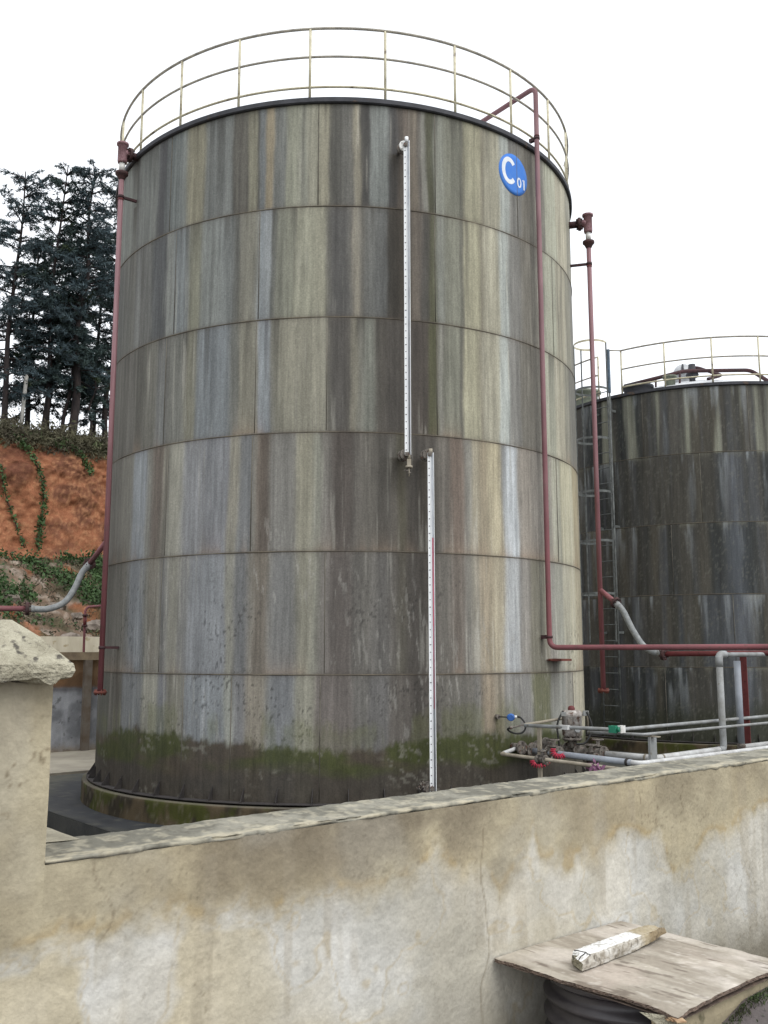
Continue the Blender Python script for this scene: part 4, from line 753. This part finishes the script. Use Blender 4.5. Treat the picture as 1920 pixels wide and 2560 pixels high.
pcx = lerp(pcx, lin((98, 88, 80)), sstep(.68, .74, fbm(bu * 50, bn * 9, 177, 3)) * .7); pcx = lerp(pcx, lin((206, 202, 196)), sstep(.70, .76, fbm(bu * 60, bn * 30, 178, 3)) * .3); g = pcx.mean(-1, keepdims=True); pcx = (g + (pcx - g) * .9) * np.array([1.16, 1.13, 1.07]); pcx = lerp(pcx, lin((116, 104, 90)), sstep(.06, 0, A_) * .5 * sstep(.4, .6, fbm(bn * 12, bu * 4, 179)))
grid('top_sheet', X, M['ply'], pcx, pw.o, b0)
ring_i = [(0, j) for j in range(110)] + [(i, 109) for i in range(1, 110)] + [(109, j) for j in range(108, -1, -1)] + [(i, 0) for i in range(108, 0, -1)]
ed = np.array([X[i, j] for i, j in ring_i]); lay = np.stack([ed, ed - [0, 0, .004], ed - [0, 0, .007], ed - [0, 0, .011]], 0)
lay[1:3, :, :2] += (np.random.RandomState(3).rand(2, len(ed), 2) - .5) * .007
grid('board_edge', lay, M['plyedge'], None, pw.o, b0, smooth=False, wrap=True)
mb = MB(); mb.add([lay[3][k] for k in (0, 109, 218, 327)], [(0, 1, 2, 3)]); pw.part('underside', mb, M['plyedge'])
mb = MB(); rs = np.random.RandomState(5)
for k in range(7):
    q = np.array(W(2.53 + .012 * k * .5, -1.72 - .018 * k + .02, -1.046 - .004 * (k % 3))); mb.box(q, (.06 - .004 * k, .03, .004), [U * .5 + N * -.86, N * .5 + U * .86, zt + .2 * rs.normal() * U])
pw.part('peeled_ply', mb, mat('peeled_wood', (186, 160, 128), (132, 100, 74), scale=30, rough=.9))
mb = MB(); mb.add([W(2.545, -1.695, -1.046), W(2.49, -1.80, -1.046), W(2.52, -1.735, -1.085), W(2.535, -1.70, -1.08)], [(0, 1, 2, 3)]); pw.part('hanging_flake', mb, M['cap'])
# beam
bm = T('wood_beam', W(2.8, -1.98, -1.02), 'short beam with peeling white paint lying on the plywood board', 'timber')
pn = np.array([W(2.605, -2.12, 0), W(3.10, -2.145, 0)]); dirb = pn[1] - pn[0]; Lb = np.linalg.norm(dirb); dirb /= Lb; sdb = np.array([dirb[1], -dirb[0], 0])
sl = np.linspace(0, 1, 120); sec0 = np.array([(-.033, 0), (-.035, .022), (-.032, .042), (-.013, .045), (.013, .045), (.030, .043), (.035, .036), (.036, .016), (.032, 0)]); si = np.linspace(0, 8, 49)
TT2, SI = np.meshgrid(sl, si, indexing='ij'); A2 = np.interp(SI, np.arange(9), sec0[:, 0]); H2 = np.interp(SI, np.arange(9), sec0[:, 1])
nz = fbm(TT2 * 16, SI * .9, 180) - .5; nf = fbm(TT2 * 50, SI * 2.2, 182) - .5
ex = .03 * ((A2 < 0) - .5) * sstep(.05, 0, TT2) + (.02 * (H2 / .06) - .02) * -sstep(.95, 1, TT2) + nf * .012 * ((TT2 < .02) | (TT2 > .98))
tpr = 1 - .40 * sstep(.84, 1, TT2) - .06 * sstep(.08, 0, TT2)
V = pn[0] + dirb * (TT2 * Lb + ex)[..., None] + sdb * (A2 * tpr + nz * .007)[..., None]; V[..., 2] = -1.023 + H2 * (1 - .30 * sstep(.93, 1, TT2)) * (1 - .30 * sstep(.07, 0, TT2)) + (nz * .006 + nf * .003) * (H2 > .005) + .014 * sstep(.45, 1, TT2) * (H2 < .03)
topf = sstep(1.8, 2.1, SI) * sstep(5.3, 4.9, SI); wht = topf * sstep(.68, .66, TT2 + nz * .05) * (1 - .7 * sstep(.10, .16, np.abs(nf) + nz * .3)); n9 = fbm(TT2 * 40, SI * 1.6, 181)
Cc = lerp(np.broadcast_to(lin((178, 173, 163)), V.shape), lin((146, 139, 127)), sstep(.40, .66, n9)); Cc = lerp(Cc, lin((204, 202, 196)), sstep(.48, .66, fbm(TT2 * 12, SI * .7, 183)) * .7); Cc = lerp(Cc, lin((164, 150, 120)), sstep(.62, .72, TT2 + nz * .1) * .7); Cc = lerp(Cc, lin((112, 92, 62)), sstep(.74, .80, TT2) * (SI > 5) * .6)
Cc = lerp(Cc, lin((232, 233, 232)), wht); Cc = lerp(Cc, lin((70, 62, 54)), sstep(.66, .72, fbm(TT2 * 60, SI * .8, 184)) * (SI > 5) * .6)
grid('beam_body', V, M['beam'], Cc, bm.o, W(2.8, -1.98, -1.02), smooth=False)
mb = MB(); mb.add([V[0, j] for j in range(49)], [tuple(range(49))]); mb.add([V[-1, j] for j in range(49)], [tuple(range(48, -1, -1))]); bm.part('split_end', mb, M['cap'])
rsb = np.random.RandomState(4); mb = MB().tube([V[6 + int(2 * rsb.rand()), j] + zt * .0005 for j in range(13, 36, 3)], .0018, 5); mb.tube([V[0, 26] + zt * .0005, V[3, 24] + zt * .001, V[6, 25] + zt * .001], .0018, 5); bm.part('crack', mb, M['black'])
# barrel with ridges
bc = W(2.80, -2.07, -1.62); br = T('barrel', bc, 'black ridged plastic barrel in the shade under the plywood board', 'barrel')
prof_ = [(.22, 0)]; 
for k in range(9): prof_ += [(.246, .018 + k * .064), (.254, .030 + k * .064), (.274, .036 + k * .064), (.276, .050 + k * .064), (.254, .060 + k * .064)]
prof_ = [(r, h) for r, h in prof_ if h < .56]
br.part('body', MB().lathe(bc, prof_, 64), M['barrel']); br.part('lid', MB().lathe(np.array(bc) + zt * .560, [(.276, -.01), (.28, .0), (.276, .010), (0, .012)], 64), M['barrel'])
ck = T('cement_block', W(3.2, -1.75, -1.3), 'beige mossy cement kerb under the front edge of the plywood board', 'kerb')
us2 = np.arange(2.535, 4.4, .02); sec2 = [(-1.79, -1.6), (-1.79, -1.06), (-1.785, -1.052), (-1.725, -1.052), (-1.716, -1.058), (-1.712, -1.09), (-1.712, -1.2), (-1.71, -1.6)]
X = np.array([[np.array(W(u_, n_ + .008 * (float(fbm(u_ * 14, z_ * 14, 190)) - .5), z_ + .004 * (float(fbm(u_ * 20, n_ * 20, 191)) - .5))) for n_, z_ in sec2] for u_ in us2])
grid('kerb_body', X, M['block'], None, ck.o, W(3.2, -1.75, -1.3), smooth=False)
mb = MB(); mb.add([X[0, j] for j in range(8)], [tuple(range(8))]); ck.part('kerb_end', mb, M['block'])
rs = np.random.RandomState(8); n = 500; uq = rs.normal(2.93, .13, n); nq = -1.70 + np.abs(rs.normal(0, .025, n)); zq = np.interp(uq, [2.35, 2.6, 2.766, 2.91, 3.1], [-1.62, -1.30, -1.125, -1.080, -1.074]); Cq = uq[:, None] * U + nq[:, None] * N; Cq[:, 2] = zq + .003
dq = rvec(rs, n); dq[:, 2] = np.abs(dq[:, 2]) + .4; dq /= np.linalg.norm(dq, axis=1)[:, None]; sq = np.cross(dq, rvec(rs, n)); sq /= np.linalg.norm(sq, axis=1)[:, None]
tag(leafmesh('moss', Cq, dq, sq, rs.uniform(.004, .010, n), rs.uniform(.0012, .003, n), M['moss']), 'short green moss and grass along the foot of the cement kerb', 'moss', kind='stuff')

# ------------------------------------------------------------------ behind the tank: rear wall, retaining wall, small pipe
NR = -20.3; rw = T('rear_wall', W(6, NR, -2.1), 'stained rear yard wall with brown coping, grey lower part and a buttress', 'wall')
ur = np.concatenate([np.arange(-25, 6, .5), np.arange(6, 10.5, .02), np.arange(10.6, 45, .5)]); zr = np.arange(-2.3, -.178, .02); A_, Z_ = np.meshgrid(ur, zr)
n1 = fbm(A_ * 3, Z_ * 3, 200); n2 = fbm(A_ * 9, Z_ * 9, 201); c = lerp(np.broadcast_to(lin((150, 152, 156)), A_.shape + (3,)), lin((118, 120, 124)), sstep(.35, .65, n1)); c = lerp(c, lin((168, 170, 176)), sstep(.5, .7, fbm(A_ * 5, Z_ * .8, 202)) * .6)
c = lerp(c, lin((70, 70, 70)), sstep(.66, .72, fbm(A_ * 12, Z_ * 12, 203)) * .6); up = sstep(-.80, -.74, Z_ + (n2 - .5) * .05); c = lerp(c, lerp(np.broadcast_to(lin((138, 110, 82)), c.shape), lin((116, 88, 64)), sstep(.4, .6, n1)), up)
bnd = np.exp(-((Z_ + .80) / .06) ** 2); c = lerp(c, lin((92, 90, 92)), bnd * .8); sta = sstep(.5, .62, fbm(A_ * 2.4, Z_ * .3, 204)) * up; c = lerp(c, lin((84, 70, 56)), sta * .5); c = lerp(c, lin((138, 122, 100)), sstep(-1.9, -2.15, Z_ + (n2 - .5) * .15) * .8)
X = A_[..., None] * U + NR * N + 0; X = np.array(X); X[..., 2] = Z_; grid('wall_face', X, M['rear'], c, rw.o, W(6, NR, -2.1))
rw.part('core', MB().box(W(10, NR - .14, -1.2), (70, .26, 2.2), [U, N, zt]), M['block'])
rw.part('coping', MB().box(W(10, NR - .11, -.095), (70, .38, .17), [U, N, zt]), mat('brown_grey_coping', (148, 132, 108), (118, 104, 86), scale=4, rough=.9, bump=.2))
rw.part('buttress', MB().box(W(8.60, NR + .06, -1.24), (.16, .12, 2.12), [U, N, zt]), mat('grey_brown_buttress', (118, 112, 104), (96, 84, 72), scale=3, rough=.9, bump=.2))
rt = T('retaining_wall', W(8, -23.9, 0), 'pale cream retaining wall at the foot of the red bank', 'wall'); rt.part('wall_body', MB().box(W(10, -23.95, -.6), (66, .3, 1.96), [U, N, zt]), M['cream'])
hp = T('hydrant_pipe', at(212, 1632, 21.5), 'thin red upright pipe with a small valve, standing behind the rear wall', 'pipe')
pp = [np.array(at(x, y, 21.9)) for x, y in ((211, 1634), (213, 1527), (219, 1517), (262, 1513))]; pp[0][2] = -2.1
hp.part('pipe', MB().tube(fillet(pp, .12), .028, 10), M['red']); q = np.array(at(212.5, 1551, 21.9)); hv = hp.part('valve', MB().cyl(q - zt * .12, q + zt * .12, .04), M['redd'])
for s_ in (-.12, .12): hp.part('flange', MB().flange(q + zt * s_, zt, .065, .03, 4), M['flange'], hv)

# ------------------------------------------------------------------ trees on the bank
def at_n(x, d):      # point of the photo column x at depth d behind the wall line, on the bank top
    k = (x - 960) / 2385.5 / .985; Yd = d / (.7655 - .6435 * k * 1.0); return k * Yd, Yd
def conifer(label, xb, d, ztop, lean, rad, start, seed, m='needle', dens=1.0, thick=.13, kind='conifer_tree', base=8.25):
    rs = np.random.RandomState(seed); x0, y0 = at_n(xb, d); b0 = np.array([x0, y0, base - .2]); t0 = np.array([x0 + lean, y0 + rs.normal() * .2, ztop]); Ht = ztop - base
    tr = T(kind, tuple(b0), label, 'tree', 'dark conifers on top of the red bank')
    mid = [b0 + (t0 - b0) * q + np.array([rs.normal() * .10, rs.normal() * .1, 0]) * (0 < q < 1) for q in (0, .2, .4, .6, .8, 1)]; S = spline(mid, 6); rad_ = np.linspace(thick, .02, len(S))
    tr.part('trunk', MB().tube(S, .1, 9, radii=rad_), M['bark'])
    limb = MB(); C = []; D = []; SS = []; L = []; Wd = []; nb = int(Ht * 7.6 * dens)
    for k in range(nb):
        q = start + (1 - start) * ((k + rs.rand()) / nb); p0 = S[min(int(q * (len(S) - 1)), len(S) - 1)]
        rel = (q - start) / (1 - start); ln = rad * (1.04 - rel) ** .55 * rs.uniform(.5, 1.1) * min(1, .5 + rel * 3) + .26
        a = rs.uniform(0, 2 * math.pi); h = np.array([math.cos(a), math.sin(a), 0]); lift = rs.uniform(-.1, .45) + .75 * rel ** 2
        pts = [p0 + h * ln * s_ + zt * (ln * (lift * s_ - .40 * s_ * s_)) for s_ in (0, .25, .5, .75, 1)]; limb.tube(pts, .02, 4, cap=False, radii=np.linspace(.030, .007, 5) * (1 + thick))
        if rs.rand() < .10 and rel < .3: continue                                  # dead bare limb
        nt_ = max(4, int(ln * 9.0)); s_ = .15 + .85 * (np.arange(nt_) + rs.rand(nt_)) / nt_; f = s_ * 4; i0 = np.minimum(f.astype(int), 3); PA = np.array(pts); pc_ = PA[i0] + (PA[i0 + 1] - PA[i0]) * (f - i0)[:, None]
        sd_ = np.cross(h, zt) * np.where(rs.rand(nt_) < .5, 1, -1)[:, None]; tl = (.24 + .24 * (1 - s_) * ln) * rs.uniform(.6, 1.25, nt_); td = h * rs.uniform(.35, .9, nt_)[:, None] + sd_ * rs.uniform(.3, 1, nt_)[:, None] + zt * rs.uniform(-.8, .55, nt_)[:, None]; td /= np.linalg.norm(td, axis=1)[:, None]
        nl = 15; w_ = (np.arange(nl) + rs.rand(nt_, nl)) / nl; pl_ = pc_[:, None] + td[:, None] * (tl[:, None] * w_)[..., None] + rs.normal(0, .035, (nt_, nl, 3)); ld = td[:, None] * .7 + rs.normal(0, .45, (nt_, nl, 3)); ld /= np.linalg.norm(ld, axis=2, keepdims=True); s2 = np.cross(ld, rs.normal(size=(nt_, nl, 3))); s2 /= np.linalg.norm(s2, axis=2, keepdims=True)
        C.append(pl_.reshape(-1, 3)); D.append(ld.reshape(-1, 3)); SS.append(s2.reshape(-1, 3)); L.append(rs.uniform(.07, .17, nt_ * nl)); Wd.append(rs.uniform(.012, .026, nt_ * nl))
    cr_ = leafmesh('crown', np.concatenate(C), np.concatenate(D), np.concatenate(SS), np.concatenate(L), np.concatenate(Wd), M[m], tr.o, tuple(b0))
    lm = limb.build('limb', M['bark'], tr.o, tuple(b0)); return tr
def zt_of(y, d): 
    v = -(y - 1280) / 2385.5; return d * 1.02 * (math.sin(PITCH) + v * math.cos(PITCH)) / (math.cos(PITCH) - v * math.sin(PITCH))
conifer('broad dark conifer cut by the left edge of the photo', 2, 37, zt_of(470, 37), .15, 2.5, .18, 1, 'needle2')
conifer('slender conifer with an open pointed top, left of the tallest crown', 98, 37.5, zt_of(442, 37.5), .55, 1.9, .25, 2)
conifer('conifer with two close trunks lines, low rounded crown behind the open-topped one', 114, 38.5, zt_of(600, 38.5), .5, 2.1, .26, 3)
conifer('tallest conifer with the thickest trunk, its bushy top level with the pipe head', 172, 36.8, zt_of(417, 36.8), .5, 2.1, .24, 4, 'needle2', thick=.19)
conifer('thin crooked conifer leaning beside the thickest trunk', 146, 37.2, zt_of(720, 37.2), .55, 1.4, .38, 5, thick=.09)
conifer('conifer half hidden behind the tall tank and its red pipe', 262, 38.5, zt_of(412, 38.5), .25, 2.2, .18, 6)
conifer('small thin conifer with sparse drooping twigs near the red pipe', 218, 36.6, zt_of(930, 36.6), .05, 1.0, .42, 7, dens=.8, thick=.08)
conifer('low dense conifer filling the gap under the open-topped one', 60, 39.5, zt_of(640, 39.5), .1, 2.4, .2, 9)
conifer('stout conifer close to the tank, behind the bushy tall one', 225, 40, zt_of(560, 40), .1, 2.2, .2, 10, 'needle2')
for x0_, x1_, yt_, d_, lab in ((42, 52, 962, 36.4, 'pale leaning concrete post by the leafy shrub, thinner than the trunks'), (173, 181, 1002, 37.6, 'pale concrete post standing against the thickest trunk')):
    ax_, ay_ = at_n(x0_, d_); bx_, by_ = at_n(x1_, d_); po = T('concrete_post', (ax_, ay_, 8.0), lab, 'post', 'concrete posts on the bank'); z1 = zt_of(yt_, d_); po.part('shaft', MB().tube([(ax_, ay_, 7.9), (bx_, by_, z1)], .075, 4), M['post']); po.part('top', MB().tube([(bx_, by_, z1), (bx_ + .01, by_, z1 + .05)], .05, 4), M['post'])
# undergrowth along the brow and greenery on the fallen slope
def scatter(name, label, n, seed, urange, trange, m, ln, wd, up=.3, mask=None, hgt=.5, cat='undergrowth'):
    rs = np.random.RandomState(seed); C = []
    while len(C) < n:
        u_, t_ = rs.uniform(*urange), rs.uniform(*trange)
        if mask is not None and rs.rand() > mask(u_, t_): continue
        C.append(hill(u_, t_) + np.array([rs.normal() * .05, rs.normal() * .05, abs(rs.normal()) * hgt * float(fbm(u_ * 2.2, t_ * 2.2, seed)) + .02]) + N * abs(rs.normal()) * .06)
    C = np.array(C); D_ = rvec(rs, n); D_[:, 2] += up; D_ /= np.linalg.norm(D_, axis=1)[:, None]; S_ = np.cross(D_, rvec(rs, n)); S_ /= np.linalg.norm(S_, axis=1)[:, None]
    return tag(leafmesh(name, C, D_, S_, rs.uniform(*ln, n), rs.uniform(*wd, n), M[m]), label, cat, kind='stuff')
scatter('undergrowth', 'dull brown green undergrowth covering the brow of the bank under the trees', 26000, 31, (7, 20), (8.6, 11.8), 'shrub', (.05, .13), (.012, .035), .5, None, .45)
scatter('creeping_plants', 'green creeping plants in patches on the rubble below the red bank', 11000, 32, (7, 17), (1.6, 5.2), 'leaf', (.04, .09), (.02, .05), .3, lambda u_, t_: float(sstep(.50, .60, fbm(u_ * 1.1, t_ * 1.3, 210)) * sstep(1.6, 3.2, t_)), .25, 'plants')
scatter('dry_litter', 'dark dry litter and weeds between the rubble', 7000, 33, (7, 17), (.6, 4.6), 'shrub', (.04, .10), (.01, .03), .2, lambda u_, t_: float(sstep(.40, .55, fbm(u_ * 1.6, t_ * 1.6, 211))), .15, 'litter')
def vine(label, path, seed, n, spread):
    rs = np.random.RandomState(seed); S = spline([hill(u_, t_) + N * .1 for u_, t_ in path], 20); S = np.array(S); v = T('climbing_vine', tuple(S[0]), label, 'vine', 'vines hanging down the red bank')
    v.part('stem', MB().tube(list(S), .018, 5), M['bark']); k = rs.randint(0, len(S), n); C = S[k] + U * rs.normal(0, spread, n)[:, None] + N * np.abs(rs.normal(0, .08, n))[:, None]; C[:, 2] += rs.normal(0, .08, n)
    D_ = rvec(rs, n); S_ = np.cross(D_, rvec(rs, n)); S_ /= np.linalg.norm(S_, axis=1)[:, None]; leafmesh('leaves', C, D_, S_, rs.uniform(.04, .09, n), rs.uniform(.02, .05, n), M['leaf'], v.o, tuple(S[0]))
vine('thickest leafy vine hanging the full height of the red bank', [(11.45, 9.6), (11.75, 9.0), (12.1, 8.3), (12.3, 7.6), (12.25, 7.0), (12.0, 6.4), (11.85, 5.9)], 51, 650, .07)
vine('thin vine at the left edge low on the red bank', [(10.9, 7.9), (11.05, 7.3), (11.3, 6.6), (11.45, 6.0)], 52, 190, .05)
vine('short vine dangling from the brow halfway to the tank', [(13.0, 9.4), (13.7, 8.9), (14.05, 8.5), (14.2, 8.1)], 53, 220, .06)
rs = np.random.RandomState(77)
for k in range(16):
    u_ = rs.uniform(9.3, 15.0); t_ = rs.uniform(.9, 3.6); q = hill(u_, t_); s_ = rs.uniform(.12, .34); mb = MB().sphere((0, 0, 0), 1, 10); V_ = np.array(mb.v); nz = .7 + .6 * np.array([float(vn(a * 1.7 + k * 3, b_ * 1.7 + c * 2.3, 220)) for a, b_, c in V_])
    mb.v = [tuple(q + np.array([a * s_ * 1.2, b_ * s_, c * s_ * .75]) * w_ + N * .05) for (a, b_, c), w_ in zip(V_, nz)]; mb.sm = [False] * len(mb.sm)
    o = mb.build('rock', M['rock'], None, tuple(q)); tag(o, 'grey broken rock lying on the rubble slope above the cream wall', 'rock', 'rocks on the rubble slope')
def weed(label, q, n, spread, ln, m, cat='weed'):
    rs = np.random.RandomState(n); q = np.array(q); w = T('weed_plant', tuple(q), label, cat); C = q + np.abs(rs.normal(0, 1, (n, 3))) * np.array([0, 0, spread]) + rs.normal(0, spread * .8, (n, 3)) * [1, 1, .2]
    D_ = rvec(rs, n); S_ = np.cross(D_, rvec(rs, n)); S_ /= np.linalg.norm(S_, axis=1)[:, None]; leafmesh('leaves', C, D_, S_, rs.uniform(.5, 1, n) * ln, rs.uniform(.25, .5, n) * ln, M[m], w.o, tuple(q))
    st = MB()
    for k in range(5): st.tube([q - zt * .6 + rs.normal(0, .02, 3), q + rs.normal(0, spread * .6, 3)], .005, 4)
    w.part('stem', st, M['bark'], w.o)
weed('purple leaved weed just above the wall top under the pipes', at(1492, 1932, 10.6), 46, .055, .05, 'purple')
weed('small grey dry weed beside the foot of the lower gauge', at(1060, 1972, 11.5), 34, .045, .03, 'oldmetal')
